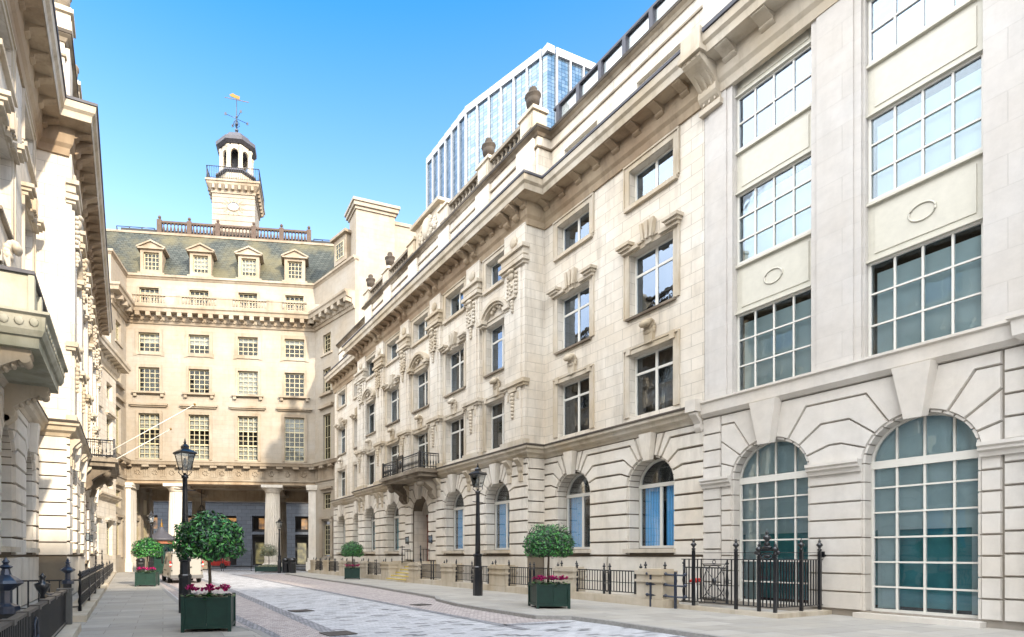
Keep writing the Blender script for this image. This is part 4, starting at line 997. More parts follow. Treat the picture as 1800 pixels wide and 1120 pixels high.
t.build('tower_railing', 'iron', ff)
t = MB(); E8 = R(22.5)
t.lathe(TX, TY, [(1.95, 41.45), (1.95, 42.9)], 8, False, E8); t.lathe(TX, TY, [(1.8, 43.3), (1.75, 43.5)], 8, False, E8)
for k in range(8):
    a = E8 + k * math.pi / 4; cx_, cy_ = TX + 1.62 * math.cos(a), TY + 1.62 * math.sin(a)
    t.lathe(cx_, cy_, [(.30, 43.4), (.30, 43.6), (.24, 43.7), (.24, 45.6), (.32, 45.75), (.32, 45.9)], 8, False)
    a2 = a + math.pi / 4; p0 = Vector((cx_, cy_)); p1 = Vector((TX + 1.62 * math.cos(a2), TY + 1.62 * math.sin(a2))); d = (p1 - p0).normalized(); nn_ = Vector((d.y, -d.x)); L = (p1 - p0).length; r = L / 2 - .26
    prev = None
    for j in range(9):
        th = math.pi * j / 8; u = L / 2 - r * math.cos(th); z = 45.25 + r * math.sin(th)
        if prev:
            u0, zz = prev; q = [p0 + d * u0, p0 + d * u]
            vs_ = []
            for pp_ in q:
                pass
            a_, b__ = p0 + d * u0 - nn_ * .12, p0 + d * u - nn_ * .12; c__, d__ = p0 + d * u + nn_ * .12, p0 + d * u0 + nn_ * .12
            t.add([(a_.x, a_.y, zz), (b__.x, b__.y, z), (c__.x, c__.y, z), (d__.x, d__.y, zz), (a_.x, a_.y, 46.2), (b__.x, b__.y, 46.2), (c__.x, c__.y, 46.2), (d__.x, d__.y, 46.2)],
                  [(0, 3, 2, 1), (4, 5, 6, 7), (0, 1, 5, 4), (1, 2, 6, 5), (2, 3, 7, 6), (3, 0, 4, 7)])
        prev = (u, z)
t.build('lantern_arcade', 'trim', ff)
t = MB(); t.lathe(TX, TY, [(.5, 43.4), (.5, 46)], 8); t.build('lantern_core', 'room', ff)
t = MB(); t.lathe(TX, TY, [(2.0, 42.85), (2.3, 42.95), (2.3, 43.1), (1.85, 43.38)], 8, False, E8)
t.lathe(TX, TY, [(1.9, 46.1), (2.25, 46.3), (2.28, 46.65), (2.0, 46.72), (1.85, 46.9), (1.45, 47.5), (.8, 47.95), (.35, 48.05), (.3, 48.3), (.12, 48.5)], 8, False, E8); t.build('lantern_roof', 'lead', ff)
v = MB(); v.tube([(TX, TY, 48.3), (TX, TY, 52.2)], [.09, .04], 6)
for z, r in ((48.7, .22), (49.4, .2), (50.2, .14)): v.ball((TX, TY, z), r)
for a in (.5, .5 + math.pi / 2):
    dx, dy = math.cos(a) * 1.25, math.sin(a) * 1.25; v.tube([(TX - dx, TY - dy, 50.0), (TX + dx, TY + dy, 50.0)], .035, 4)
    for q in (-1, 1): v.box(TX + q * dx - .12, TX + q * dx + .12, -(TY + q * dy) - .02, -(TY + q * dy) + .02, 49.85, 50.15)
for k in range(4):
    a = .5 + k * math.pi / 2; v.tube([(TX, TY, 49.0), (TX + .35 * math.cos(a), TY + .35 * math.sin(a), 49.3), (TX + .3 * math.cos(a), TY + .3 * math.sin(a), 49.6), (TX, TY, 49.8)], .03, 4)
vo = v.build('weather_vane', 'bluegrey', ff)
v = MB(); v.tube([(TX - 1.35, TY + .3, 52.5), (TX + 1.35, TY - .3, 51.7)], .035, 4)
v.prism([(TX - .6, 52.42), (TX + .3, 52.15), (TX + .35, 52.5), (TX - .1, 52.62), (TX - .4, 52.8), (TX - .8, 52.6)], -TY - .05, -TY + .0)
v.build('vane_flag', 'gold', vo)

# ================= glass tower block =================
C0 = Vector((135.5, 157.5)); L1 = Vector((124.4, 193.2)); L2 = Vector((122.9, 222)); R0 = Vector((175, 155.5)); TH = 183
sk = empty('tower_block', (C0.x, C0.y, 0), 0, 'tall white and blue glass office tower rising behind the right-hand roofs', 'skyscraper')
def loc(v): return (v.x - C0.x, v.y - C0.y)
g = MB(); g.slab([loc(p) for p in (C0, L1, L1 + Vector((40, 10)), R0 + Vector((5, 0)), R0)], 0, TH - 1.5)
steps = []
nst = 6
for k in range(nst):
    a = L1 + (L2 - L1) * k / nst + Vector((-.1 * k, 0)); b_ = L1 + (L2 - L1) * (k + 1) / nst + Vector((-.1 * k, 0)); zt = TH - 1.6 - .5 * k
    g.slab([loc(p) for p in (a, b_, b_ + Vector((30, 5)), a + Vector((30, 5)))], 0, zt); steps.append((a, b_, zt))
g.build('curtain_wall', 'skyglass', sk)
wf = MB()
def fins(p, q, n, z1, wd=.62, dep=.7, sgn=1):
    d = (q - p).normalized(); nn_ = Vector((d.y, -d.x)) * sgn
    for k in range(n + 1):
        c = p + (q - p) * k / n
        s_ = [c - d * wd / 2, c + d * wd / 2, c + d * wd / 2 + nn_ * dep, c - d * wd / 2 + nn_ * dep]
        wf.slab([loc(v_) for v_ in s_], 0, z1)
    s_ = [p - d * .3, q + d * .3, q + d * .3 + nn_ * (dep + .05), p - d * .3 + nn_ * (dep + .05)]
    wf.slab([loc(v_) for v_ in s_], z1 - 1.6, z1 + 1.2)
fins(C0 + (L1 - C0).normalized() * 2.6, L1, 6, TH - 1.2, sgn=-1)
fins(C0 + Vector((3.6, -.2)), R0, 6, TH - 1.2, sgn=1)
cc = MB(); wf.slab([loc(C0 + Vector(p)) for p in ((-.9, -.9), (2.5, -.9), (2.5, 2), (-.9, 2))], TH - 2.6, TH)
for a, b_, zt in steps: fins(a, b_, 1, zt, sgn=-1, wd=.9)
wf.build('white_pier', 'twhite', sk)

# ================= building across the far road =================
bk = empty('grey_office_building', (0, 0, 0), FR, 'dark grey masonry office block with lit windows seen through the portico', 'building')
bo = FO + Vector((math.sin(R(18)), math.cos(R(18)), 0)) * 27; bk.location = (bo.x, bo.y, 0)
m = MB(); wd = [(-8, -4.6), (-2.5, 1), (3, 6.4), (8.6, 12.2), (14.8, 18.6), (20.8, 24.4), (26.4, 30)]
wall(m, -20, 42, 0, 9.4, 0, .8, [(a, b_, 0.1, 4.6, False) for a, b_ in wd] + [(a, b_, 5.0, 7.3, False) for a, b_ in wd]); m.build('stone_base', 'greystone', bk)
m = MB(); wall(m, -20, 42, 9.4, 24, -.1, .5, [(a + 1, b_ - 1, 10.1, 12.6, False) for a, b_ in wd]); m.box(-20, 42, -.3, .3, 9.25, 9.5); m.box(-20, 42, -12, -4, 0, 24); m.build('upper_wall', 'white', bk)
q = MB(); f = MB()
for i, (a, b_) in enumerate(wd):
    q.mark(); q.box(a + .9, b_, -.9, -.85, 5.4, 7.0); 
    f.mark()
    for x in (a + .05, (a + b_) / 2, b_ - .05): f.box(x - .06, x + .06, -.84, -.7, 5.0, 7.3)
    f.box(a, b_, -.84, -.6, 5.0, 5.4); f.box(a, b_, -.9, -.5, 4.3, 5.2)
    for k in range(9): f.box(a + .1 + k * .4, a + .16 + k * .4, -.5, -.44, 4.4, 5.1)
q.build_each('lit_window', 'lit', bk); f.build_each('window_frame', 'iron', bk)
q = MB()
for i, (a, b_) in enumerate(wd):
    q.mark()
    if i in (3, 4): q.box(a + .3, a + 1.6, -1.4, -1.3, .3, 3.4)
    if i in (5,): q.box(a + .5, b_ - .2, -2.2, -2.1, .6, 3.4)
    if i == 2: q.box(a + 1, a + 2.2, -1.4, -1.3, .3, 3.2)
q.build_each('lit_shop_front', 'lit2', bk)
m = MB()
for a, b_ in wd: m.box(a - .5, b_ + .5, -3.9, -3.7, 0, 8)
m.build('dark_shop_interior', 'room', bk)
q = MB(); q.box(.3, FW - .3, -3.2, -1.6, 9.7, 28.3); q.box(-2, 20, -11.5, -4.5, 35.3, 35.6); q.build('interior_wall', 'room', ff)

# ================= near-left stone balcony =================
sb = empty('stone_balcony', (-3.1, 16.65, 0), R(90), 'mossy stone balcony with black capping jutting in at the upper left', 'balcony')
m = MB(); m.box(-1.95, 1.95, 0, 1.30, 6.25, 6.5); m.sweep([(-1.95, 0), (-1.95, -1.3), (1.95, -1.3), (1.95, 0)], [(-.1, 6.48), (.06, 6.5), (.12, 6.62), (.14, 6.92), (.22, 6.96), (.22, 7.02), (-.1, 7.05)])
m.box(-1.9, 1.9, .1, 1.25, 6.5, 6.95)
for k in range(14):
    x = -1.85 + k * .285; m.ball((x, -1.44, 6.77), .09, 1.2, .22, .8, 8, 4)
for k in range(5): m.ball((-2.09, -.1 - k * .28, 6.78), .10, .3, 1, 1, 8, 4)
m.build('slab', 'mossy', sb)
m = MB(); m.box(-1.75, 1.75, 1.0, 1.12, 7.03, 7.95); m.box(-1.75, -1.63, 0, 1.0, 7.03, 7.95); m.box(1.63, 1.75, 0, 1.0, 7.03, 7.95)
for x in (-1.75, -.6, .6, 1.75): m.box(x - .12, x + .12, 1.08, 1.2, 7.03, 7.9)
m.build('parapet', 'mossy', sb)
m = MB(); m.sweep([(-1.7, 0), (-1.7, -1.08), (1.7, -1.08), (1.7, 0)], [(-.12, 7.95), (.12, 7.95), (.12, 8.03), (-.12, 8.05)]); m.build('capping', 'lead', sb)
m = MB()
for x in (-1.55, 1.55):
    m.mark(); scroll_bracket(m, x - .24, x + .24, 0, 1.12, 5.15, 6.25); m.tube([(x - .25, -1.0, 6.05), (x + .25, -1.0, 6.05)], .11, 12); m.tube([(x - .24, -.14, 5.32), (x + .24, -.14, 5.32)], .09, 12)
    for k in range(5): m.ball((x, -.30 - k * .15, 5.66 + k * .08), .07, 2.8, 1, .8, 8, 4)
m.build_each('console', 'trim', sb)

# ================= flagpoles on the left building =================
for i, (a, lab) in enumerate(((( -1.0, 31.7, 6.75), 'upper white flagpole slanting out over the left balcony'), ((-.7, 33.9, 6.75), 'lower white flagpole slanting out over the left balcony'))):
    o = empty('flagpole', a, 0, lab, 'flagpole', 'flagpoles on the left building')
    m = MB(); e = ((4.3, .6, 3.1), (3.0, 1.8, 2.35))[i]; m.tube([(0, 0, 0), e], [.03, .018], 6); m.build('pole', 'frame', o)
    m = MB(); m.ball(e, .07); m.build('finial', 'gold', o)

# ================= iron railings, stone piers =================
def finial(m, x, y, z, s=1.0):
    m.lathe(x, y, [(.022 * s, z), (.05 * s, z + .03 * s), (.022 * s, z + .06 * s), (.03 * s, z + .09 * s), (.065 * s, z + .13 * s), (.05 * s, z + .16 * s), (.02 * s, z + .19 * s), (.03 * s, z + .21 * s), (.006 * s, z + .27 * s)], 8)
def railing(p, q, zb, zt, label, group=None, posts=(0, 1), pairs=True, sp=.12, mid=True, bar=.011, name='iron_railing', mat='iron', cat='railing'):
    p = Vector(p); q = Vector(q); L = (q - p).length; ang = math.atan2(q.y - p.y, q.x - p.x)
    o = empty(name, (p.x, p.y, zb), ang, label, cat, group); H = zt - zb
    m = MB(); m.box(0, L, -.022, .022, H - .04, H); m.build('top_rail', mat, o)
    m = MB(); m.box(0, L, -.018, .018, .10, .13)
    if mid: m.box(L * .5 + .15, L, -.012, .012, H * .5, H * .5 + .025); m.box(0, L * .5 - .15, -.012, .012, H * .5, H * .5 + .025)
    m.build('lower_rail', mat, o)
    m = MB(); n = max(2, int(L / sp))
    for k in range(1, n): x = L * k / n; m.box(x - bar, x + bar, -bar, bar, .12, H - .03)
    m.build('bars', mat, o)
    ps = list(posts)
    xs = [L * t for t in ps] + ([L / 2 - .13, L / 2 + .13] if pairs else [])
    for x in xs:
        m = MB(); m.lathe(x, 0, [(.045, 0), (.045, .12), (.03, .16), (.05, H * .30), (.025, H * .45), (.05, H * .6), (.028, H * .85), (.035, H)], 8); finial(m, x, 0, H, .9); m.build('post', mat, o)
    if pairs:
        m = MB()
        for zc in (.28, .72): 
            pts = [(L / 2 + .10 * math.cos(2 * math.pi * k / 12), 0, H * zc + .16 * math.sin(2 * math.pi * k / 12)) for k in range(13)]; m.tube(pts, .014, 4)
        m.build('ring_ornament', mat, o)
    return o
# right: plinth, piers, panels
sw = empty('stone_area_wall', (15.0, 31, 0), 0, 'low stone kerb and square piers in front of the right building', 'wall')
PY = [(12.22, 13.19), (16.06, 17.1), (20.2, 21.44), (24.6, 25.8), (28.4, 29.6), (32.4, 33.6), (36.2, 37.4), (40.5, 41.7), (44.6, 45.7), (48.3, 49.3)]
m = MB()
for a, b_ in ((12.0, 29.6), (32.4, 50)):
    m.slab([(0, a - 31), (.5, a - 31), (.5, b_ - 31), (0, b_ - 31)], -.05, .24); m.slab([(.03, a - 31), (.45, a - 31), (.45, b_ - 31), (.03, b_ - 31)], .24, .27)
m.build('plinth', 'trim', sw)
for a, b_ in PY:
    m = MB(); m.slab([(.02, a - 31), (.62, a - 31), (.62, b_ - 31), (.02, b_ - 31)], .26, 1.02); m.slab([(-.03, a - 31 - .04), (.67, a - 31 - .04), (.67, b_ - 31 + .04), (-.03, b_ - 31 + .04)], .78, .86)
    m.slab([(-.03, a - 31 - .04), (.67, a - 31 - .04), (.67, b_ - 31 + .04), (-.03, b_ - 31 + .04)], 1.02, 1.14); m.slab([(.05, a - 31 + .04), (.6, a - 31 + .04), (.6, b_ - 31 - .04), (.05, b_ - 31 - .04)], 1.14, 1.2)
    po = m.build('pier', 'trim', sw); m = MB()
    for y in (a + .12, b_ - .12): finial(m, .3, y - 31, 1.19, .9)
    m.build('finial', 'iron', po)
m = MB(); m.slab([(.6, 28.9 - 31), (1.9, 28.9 - 31), (1.9, 29.6 - 31), (.6, 29.6 - 31)], 0, 1.25); m.slab([(.6, 32.4 - 31), (1.9, 32.4 - 31), (1.9, 33.1 - 31), (.6, 33.1 - 31)], 0, 1.25); m.build('step_wall', 'trim', sw)
labs = ['black railing panel between the nearest two stone piers on the right', 'black railing panel behind the right-hand topiary planter', 'black railing panel behind the right lamp post', 'black railing panel two panels nearer than the entrance steps',
        None, 'black railing panel just beyond the entrance steps', 'black railing panel behind the far right planter', 'black railing panel second beyond the far right planter', 'last black railing panel before the end of the right building']
labs[3] = 'black railing panel just this side of the entrance steps'; labs[2] = 'black railing panel behind and beyond the right lamp post'
for i, lb in enumerate(labs):
    if lb: railing((15.22, PY[i + 1][0]), (15.22, PY[i][1]), .27, 1.12, lb, 'railings in front of the right building')
for i, (x, y) in enumerate(((16.2, 29.75), (16.2, 32.25))):
    railing((15.9, y), (17.1, y), 1.1, 2.0, ('short black rail on the near side of the entrance steps', 'short black rail on the far side of the entrance steps')[i], 'rails at the entrance steps', pairs=False, mid=False, sp=.2)
st = empty('entrance_steps', (14.6, 31, 0), 0, 'stone entrance steps with yellow painted edges', 'steps')
for k in range(6):
    x = .25 + k * .33; m = MB(); m.slab([(x, -1.4), (2.9, -1.4), (2.9, 1.4), (x, 1.4)], 0 + k * .18, .18 + k * .18); so_ = m.build('step', 'trim', st)
    m = MB(); m.slab([(x - .006, -1.4), (x + .06, -1.4), (x + .06, 1.4), (x - .006, 1.4)], .13 + k * .18, .186 + k * .18); m.build('nosing', 'yellow', so_)
# basement openings
for i, y in enumerate((14.75, 18.75, 22.95, 26.97, 35.03, 39.05)):
    xx = 17.6 if y < 20.8 else 16.6
    m = MB(); m.slab([(-.02, -.75), (.03, -.75), (.03, .75), (-.02, .75)], .15, 1.05); o = m.build('basement_window', 'room', bA)
    v_ = bA.matrix_world
    o.rotation_euler = (0, 0, R(90)); o.location = (31 - y, (xx - 17.6) - .10, 0)
    m = MB()
    for q in (-.75, -.02, .71): m.slab([(-.05, q), (-.02, q), (-.02, q + .05), (-.05, q + .05)], .15, 1.05)
    m.slab([(-.05, -.75), (-.02, -.75), (-.02, .75), (-.05, .75)], 1.0, 1.06); m.build('frame', 'frame', o)

# near right gated enclosure
gk = empty('stone_kerb', (15.3, 9, 0), 0, 'low stone kerb under the ironwork enclosure at lower right', 'kerb')
m = MB(); m.slab([(-.12, -.12), (2.4, -.12), (2.4, .25), (.25, .25), (.25, 4.2), (.35, 4.2), (.1, 4.2), (-.0, 4.2)], 0, .12); m.build('kerb_stone', 'trim', gk)
en = empty('ironwork_enclosure', (15.4, 9.08, .12), 0, 'tall black iron enclosure with urn finials and an oval patterned panel at lower right', 'railing')
def ipost(parent, x, y, h, w_=.035, fs=1.3):
    m = MB(); m.slab([(x - w_, y - w_), (x + w_, y - w_), (x + w_, y + w_), (x - w_, y + w_)], -.1, h); finial(m, x, y, h, fs); return m.build('post', 'iron', parent)
for (x, y, h) in ((0, 0, 1.50), (0, .42, 1.50), (0, 1.05, 1.62), (0, 2.35, 1.66), (1.15, 0, 1.62), (2.0, 0, 1.62)): ipost(en, x, y, h)
m = MB()
for z in (1.38, .12): m.slab([(-.015, -.02), (.015, -.02), (.015, 2.75), (-.015, 2.75)], z, z + .025); m.slab([(0, -.015), (2.2, -.015), (2.2, .015), (0, .015)], z, z + .025)
m.slab([(-.006, 0), (.006, 0), (.006, 2.4), (-.006, 2.4)], 1.575, 1.59); m.slab([(0, -.006), (2.2, -.006), (2.2, .006), (0, .006)], 1.575, 1.59)
m.build('rails', 'iron', en)
m = MB()
for k in range(1, 18):
    x = k * .122; m.slab([(x - .013, -.013), (x + .013, -.013), (x + .013, .013), (x - .013, .013)], .12, 1.39)
m.build('bars', 'iron', en); m = MB()
for y in (.12, .22, .32, .56, .70, .84, 1.18, 1.3, 2.1, 2.22, 2.5, 2.64): m.slab([(-.013, y - .013), (.013, y - .013), (.013, y + .013), (-.013, y + .013)], .12, 1.39)
m.build('bars', 'iron', en)
m = MB()
for z in (.26, 1.26): m.tube([(0, 1.3, z), (0, 2.1, z)], .012, 4)
m.tube([(0, 1.7 + .32 * math.cos(2 * math.pi * k / 24), .76 + .47 * math.sin(2 * math.pi * k / 24)) for k in range(25)], .013, 4)
m.tube([(0, 1.36, .27), (0, 2.04, 1.25)], .012, 4); m.tube([(0, 2.04, .27), (0, 1.36, 1.25)], .012, 4); m.ball((0, 1.7, .76), .075, .5, 1, 1.3, 6, 4)
for (y, z) in ((1.7, 1.32), (1.7, .20), (1.24, .76), (2.16, .76)): m.tube([(0, y + .05 * math.cos(2 * math.pi * k / 12), z + .05 * math.sin(2 * math.pi * k / 12)) for k in range(13)], .011, 4)
m.build('oval_panel', 'iron', en)
m = MB(); m.slab([(-.03, -.04), (.03, -.04), (.03, .46), (-.03, .46)], 1.62, 1.68); m.tube([(0, .21 + .15 * math.cos(2 * math.pi * k / 16), 1.48 + .09 * math.sin(2 * math.pi * k / 16)) for k in range(17)], .02, 4)
m.ball((0, .21, 1.48), .08, .4, 1.2, .7); m.ball((0, .21, 1.72), .11, .5, 1.2, .6); finial(m, 0, .21, 1.76, 1.6)
for q in (-.07, .49): m.ball((0, q, 1.58), .06, .6, 1, 1)
m.build('crest', 'iron', en)
m = MB(); m.slab([(2.1, -.06), (2.2, -.06), (2.2, .06), (2.1, .06)], 1.46, 1.62); m.build('junction_box', 'iron', en)
# low blue-black barrier and red valve cluster
lb = empty('pipe_barrier', (15.35, 11.9, 0), 0, 'low blue-black three-bar barrier beside the oval iron panel', 'barrier')
m = MB()
for z in (.38, .72, 1.05):
    m.tube([(-.35, .85, z), (-.15, -.35, z - .03)], .032, 6)
    for q in (0, .5, 1): m.ball((-.35 + .2 * q, .85 - 1.2 * q, z), .055)
m.build('rails', 'bluegrey', lb); m = MB()
for q in (.1, .75): m.slab([(-.35 + .2 * q - .03, .85 - 1.2 * q - .03), (-.35 + .2 * q + .03, .85 - 1.2 * q - .03), (-.35 + .2 * q + .03, .85 - 1.2 * q + .03), (-.35 + .2 * q - .03, .85 - 1.2 * q + .03)], 0, 1.12)
m.build('posts', 'bluegrey', lb)
rv = empty('dry_riser_inlet', (16.3, 12.0, 0), 0, 'red twin-headed water inlet behind the low barrier', 'fire inlet')
m = MB(); m.tube([(0, 0, 0), (0, 0, .85)], .06, 8); m.build('pipe', 'frame', rv); m = MB(); m.tube([(0, -.14, .85), (0, .14, .85)], .06, 8); m.tube([(0, -.10, .85), (-.16, -.10, .81)], .045, 8); m.tube([(0, .10, .85), (-.16, .10, .81)], .045, 8); m.build('valve', 'redpaint', rv)
m = MB(); m.slab([(-.9, 0), (-.86, 0), (-.86, 1.1), (-.9, 1.1)], .15, 1.2)
o = railing((16.9, 12.9), (16.9, 11.4), .1, 1.25, 'short dark railing behind the red water inlet', pairs=False, sp=.1, name='iron_railing')

# left railings
LL = empty('stone_plinth', (-1.1, 30, 0), 0, 'pale stone plinth carrying the black railings on the left', 'wall')
m = MB()
for a, b_ in ((5.0, 13.95), (15.6, 31.6), (32.2, 56)): m.slab([(-.45, a - 30), (.18 if a < 40 else .2, a - 30), (.18, b_ - 30), (-.45, b_ - 30)], -.02, .16)
m.slab([(-2.0, 15.6 - 30), (-.45, 15.6 - 30), (-.45, 16.3 - 30), (-2.0, 16.3 - 30)], -.02, .16); m.build('plinth_stone', 'trim', LL)
def lrail(y0, y1, lab, **kw): return railing((-1.15, y0), (-1.15, y1), .16, 1.0, lab, 'railings along the left pavement', **kw)
lrail(16.9, 24.3, 'black railing run starting at the corner post on the left pavement', pairs=False, posts=(0, .5, 1), sp=.13)
lrail(24.4, 31.5, 'black railing run in the middle of the left pavement', pairs=False, posts=(0, .5, 1), sp=.13)
lrail(32.3, 43.5, 'black railing run beyond the gap on the left pavement', pairs=False, posts=(0, .5, 1), sp=.16)
lrail(43.6, 55.5, 'farthest black railing run on the left pavement ending at the portico', pairs=False, posts=(0, 1), sp=.16)
m = MB()
o = empty('iron_scrollwork', (-1.15, 17, 1.0), 0, 'row of black iron scrolls along the top of the left railing', 'ironwork')
for k in range(26):
    y = .2 + k * .55; m.tube([(0, y + .13 * math.cos(a) * (1 - a / 9), .10 + .10 * math.sin(a) * (1 - a / 9)) for a in [j * .6 for j in range(11)]], .022, 4); m.ball((0, y + .25, .05), .05)
m.build('scrolls', 'iron', o)
railing((-3.0, 16.9), (-1.15, 16.9), .16, 1.0, 'black return railing between the corner post and the left wall', pairs=False, mid=False, posts=(1,), sp=.22, bar=.018)
railing((-1.5, 40.3), (-2.7, 40.3), .9, 1.75, 'tall far side railing with two finials by the left doorway', pairs=False, posts=(0, .3), mid=False, sp=.25)
# near-left ironwork with flat rail
nl = empty('iron_railing', (-1.2, 0, 0), 0, 'nearest black railing at the lower left corner with a worn flat top rail', 'railing', 'railings along the left pavement')
m = MB(); m.slab([(-.05, 5.0), (.05, 5.0), (.05, 13.8), (-.05, 13.8)], .88, .92)
for k in range(9): m.box(-.07, .07, -5.5 - k, -5.35 - k, .865, .935)
m.build('top_rail', plain('worn_rail', (.12, .11, .10), .45, .3, var=.5, nscale=12), nl)
m = MB()
for k in range(72): y = 5.05 + k * .12; m.slab([(-.013, y - .013), (.013, y - .013), (.013, y + .013), (-.013, y + .013)], .16, .88)
m.slab([(-.015, 5.0), (.015, 5.0), (.015, 13.8), (-.015, 13.8)], .2, .24); m.build('bars', 'iron', nl)
m = MB(); m.tube([(0.02, 9.35 + .15 * math.cos(2 * math.pi * k / 16), .5 + .26 * math.sin(2 * math.pi * k / 16)) for k in range(17)], .02, 4); m.build('ring_ornament', 'bluegrey', nl)
m = MB(); m.slab([(-.14, 13.72), (.10, 13.72), (.10, 13.95), (-.14, 13.95)], .02, .88); m.slab([(-.17, 13.7), (.13, 13.7), (.13, 13.97), (-.17, 13.97)], .88, .93); m.slab([(.10, 13.76), (.115, 13.76), (.115, 13.91), (.10, 13.91)], .12, .80); m.build('end_panel', plain('grey_panel_paint', (.10, .10, .095), .5, var=.3), nl)
def ornpost(x, y, zt, s, lab):
    o = empty('ornamental_post', (x, y, 0), 0, lab, 'iron post', None); m = MB()
    m.slab([(-.11 * s, -.11 * s), (.11 * s, -.11 * s), (.11 * s, .11 * s), (-.11 * s, .11 * s)], .1, zt - .75 * s); m.build('shaft', 'iron', o)
    m = MB(); z = zt - .75 * s
    m.lathe(0, 0, [(.17 * s, z - .02), (.17 * s, z + .08 * s), (.08 * s, z + .12 * s), (.08 * s, z + .30 * s), (.16 * s, z + .36 * s), (.22 * s, z + .40 * s), (.19 * s, z + .44 * s), (.07 * s, z + .52 * s), (.05 * s, z + .6 * s), (.09 * s, z + .63 * s), (.03 * s, z + .67 * s), (.05 * s, z + .70 * s), (.01, z + .76 * s)], 8, False); m.build('cap', 'bluegrey', o); return o
ornpost(-1.55, 9.4, 1.60, 1.0, 'large ornamental black iron post top at the left edge of the picture')
ornpost(-1.32, 15.6, 1.55, .78, 'ornamental black iron post standing behind the grey end panel')
o = empty('iron_urn', (-1.3, 11.0, .92), 0, 'small black iron urn perched on the nearest left railing', 'urn'); m = MB()
m.lathe(0, 0, [(.05, 0), (.03, .05), (.10, .16), (.13, .24), (.05, .27), (.04, .33), (.06, .36), (.01, .42)], 8); m.build('body', 'iron', o)
o = empty('black_bin', (-1.5, 15.2, 0), .3, 'blue-black metal box at the break in the left railings', 'cabinet'); m = MB(); m.box(-.16, .16, -.16, .16, 0, .72); m.box(-.19, .19, -.19, .19, .72, .76); m.build('body', 'bluegrey', o)

# ================= street lamps =================
def make_lamp(h=5.0):
    o = empty('street_lamp', (0, 0, 0)); m = MB()
    m.lathe(0, 0, [(.19, 0), (.19, .55), (.18, .9), (.18, 1.02), (.20, 1.04), (.20, 1.10), (.17, 1.14)], 8, False)
    m.lathe(0, 0, [(.155, 1.12), (.145, 1.5), (.18, 1.52), (.18, 1.60), (.15, 1.62)], 8, False); m.build('base', 'iron', o)
    m = MB(); m.lathe(0, 0, [(.105, 1.6), (.10, 2.2), (.075, 3.6), (.07, 3.95), (.10, 3.97), (.10, 4.03), (.04, 4.06), (.03, 4.12)], 12); m.tube([(-.32, 0, 3.62), (.32, 0, 3.62)], .016, 6); m.build('shaft', 'iron', o)
    m = MB()
    for k in range(4):
        a = math.pi / 4 + k * math.pi / 2; c_, s_ = math.cos(a), math.sin(a)
        m.tube([(0, 0, 4.02), (.10 * c_, .10 * s_, 4.05), (.19 * c_, .19 * s_, 4.13), (.17 * c_, .17 * s_, 4.22)], .014, 5)
        m.tube([(.17 * c_, .17 * s_, 4.2), (.30 * c_, .30 * s_, 4.68)], .014, 5)
    m.lathe(0, 0, [(.18, 4.2), (.18, 4.22)], 4, False, math.pi / 4); m.lathe(0, 0, [(.31, 4.66), (.36, 4.68), (.36, 4.72), (.20, 4.80), (.12, 4.83), (.12, 4.88), (.14, 4.89), (.07, 4.96), (.03, 4.98), (.045, 5.02), (.03, 5.05), (.01, 5.13)], 4, False, math.pi / 4)
    lo = m.build('lantern', 'iron', o)
    m = MB(); m.lathe(0, 0, [(.165, 4.22), (.29, 4.66)], 4, False, math.pi / 4); m.build('lamp_glass', 'glass', lo)
    m = MB(); m.lathe(0, 0, [(.02, 4.2), (.02, 4.34), (.05, 4.36), (.055, 4.5), (.03, 4.55)], 8); m.build('bulb', 'frame', lo)
    return o
GL = 'black lantern posts along the court'
l0 = make_lamp(); tag(l0, 'tall black lantern post on the left pavement behind the large planter', 'street lamp', GL); place(l0, (1.47, 16.95, 0), .35, None, .965)
for (x, y, s, lb_) in ((12.77, 19.0, 1.04, 'tall black lantern post on the right pavement in front of the arched windows'), (1.6, 46.7, .98, 'small distant lantern post beyond the left planter near the kiosk'), (*wcam(491, 50.5), .97, 'distant lantern post beside the right-hand portico column')):
    place(copy_tree(l0), (x, y, 0), .35 if y < 30 else .2, lb_, s)

# ================= planters with clipped bay trees =================
def crown_mesh(name, n, rx, rz, mat, seed, leaf=.085, flat=.42, parent=None):
    rnd = random.Random(seed); V = []; F = []
    for i in range(n):
        while True:
            d = Vector((rnd.gauss(0, 1), rnd.gauss(0, 1), rnd.gauss(0, 1))).normalized()
            rr_ = rnd.random() ** .30
            p = Vector((d.x * rx * rr_, d.y * rx * rr_, d.z * rz * rr_))
            if p.z > -rz * flat * (1 + .12 * math.sin(4 * math.atan2(d.y, d.x) + seed)): break
        bumpy = 1 + .09 * math.sin(5 * d.x + seed) * math.cos(6 * d.y) + .06 * math.sin(9 * d.z + 4 * d.x) + rnd.uniform(-.03, .05)
        p *= bumpy
        nrm = (d + Vector((rnd.uniform(-.8, .8), rnd.uniform(-.8, .8), rnd.uniform(-.5, .9)))).normalized()
        t = nrm.cross(Vector((rnd.uniform(-1, 1), rnd.uniform(-1, 1), rnd.uniform(-1, 1)))).normalized(); b_ = nrm.cross(t); L = leaf * rnd.uniform(.7, 1.25); W = L * .42
        base = len(V); V += [p - t * L * .6, p + b_ * W * .5 + nrm * W * .18, p + t * L * .6, p - b_ * W * .5 + nrm * W * .18]
        F += [(base, base + 1, base + 2), (base, base + 2, base + 3)]
    me = bpy.data.meshes.new(name); me.from_pydata([tuple(v) for v in V], [], F); me.materials.append(M[mat])
    o = bpy.data.objects.new(name, me); col.objects.link(o); o.parent = parent; return o
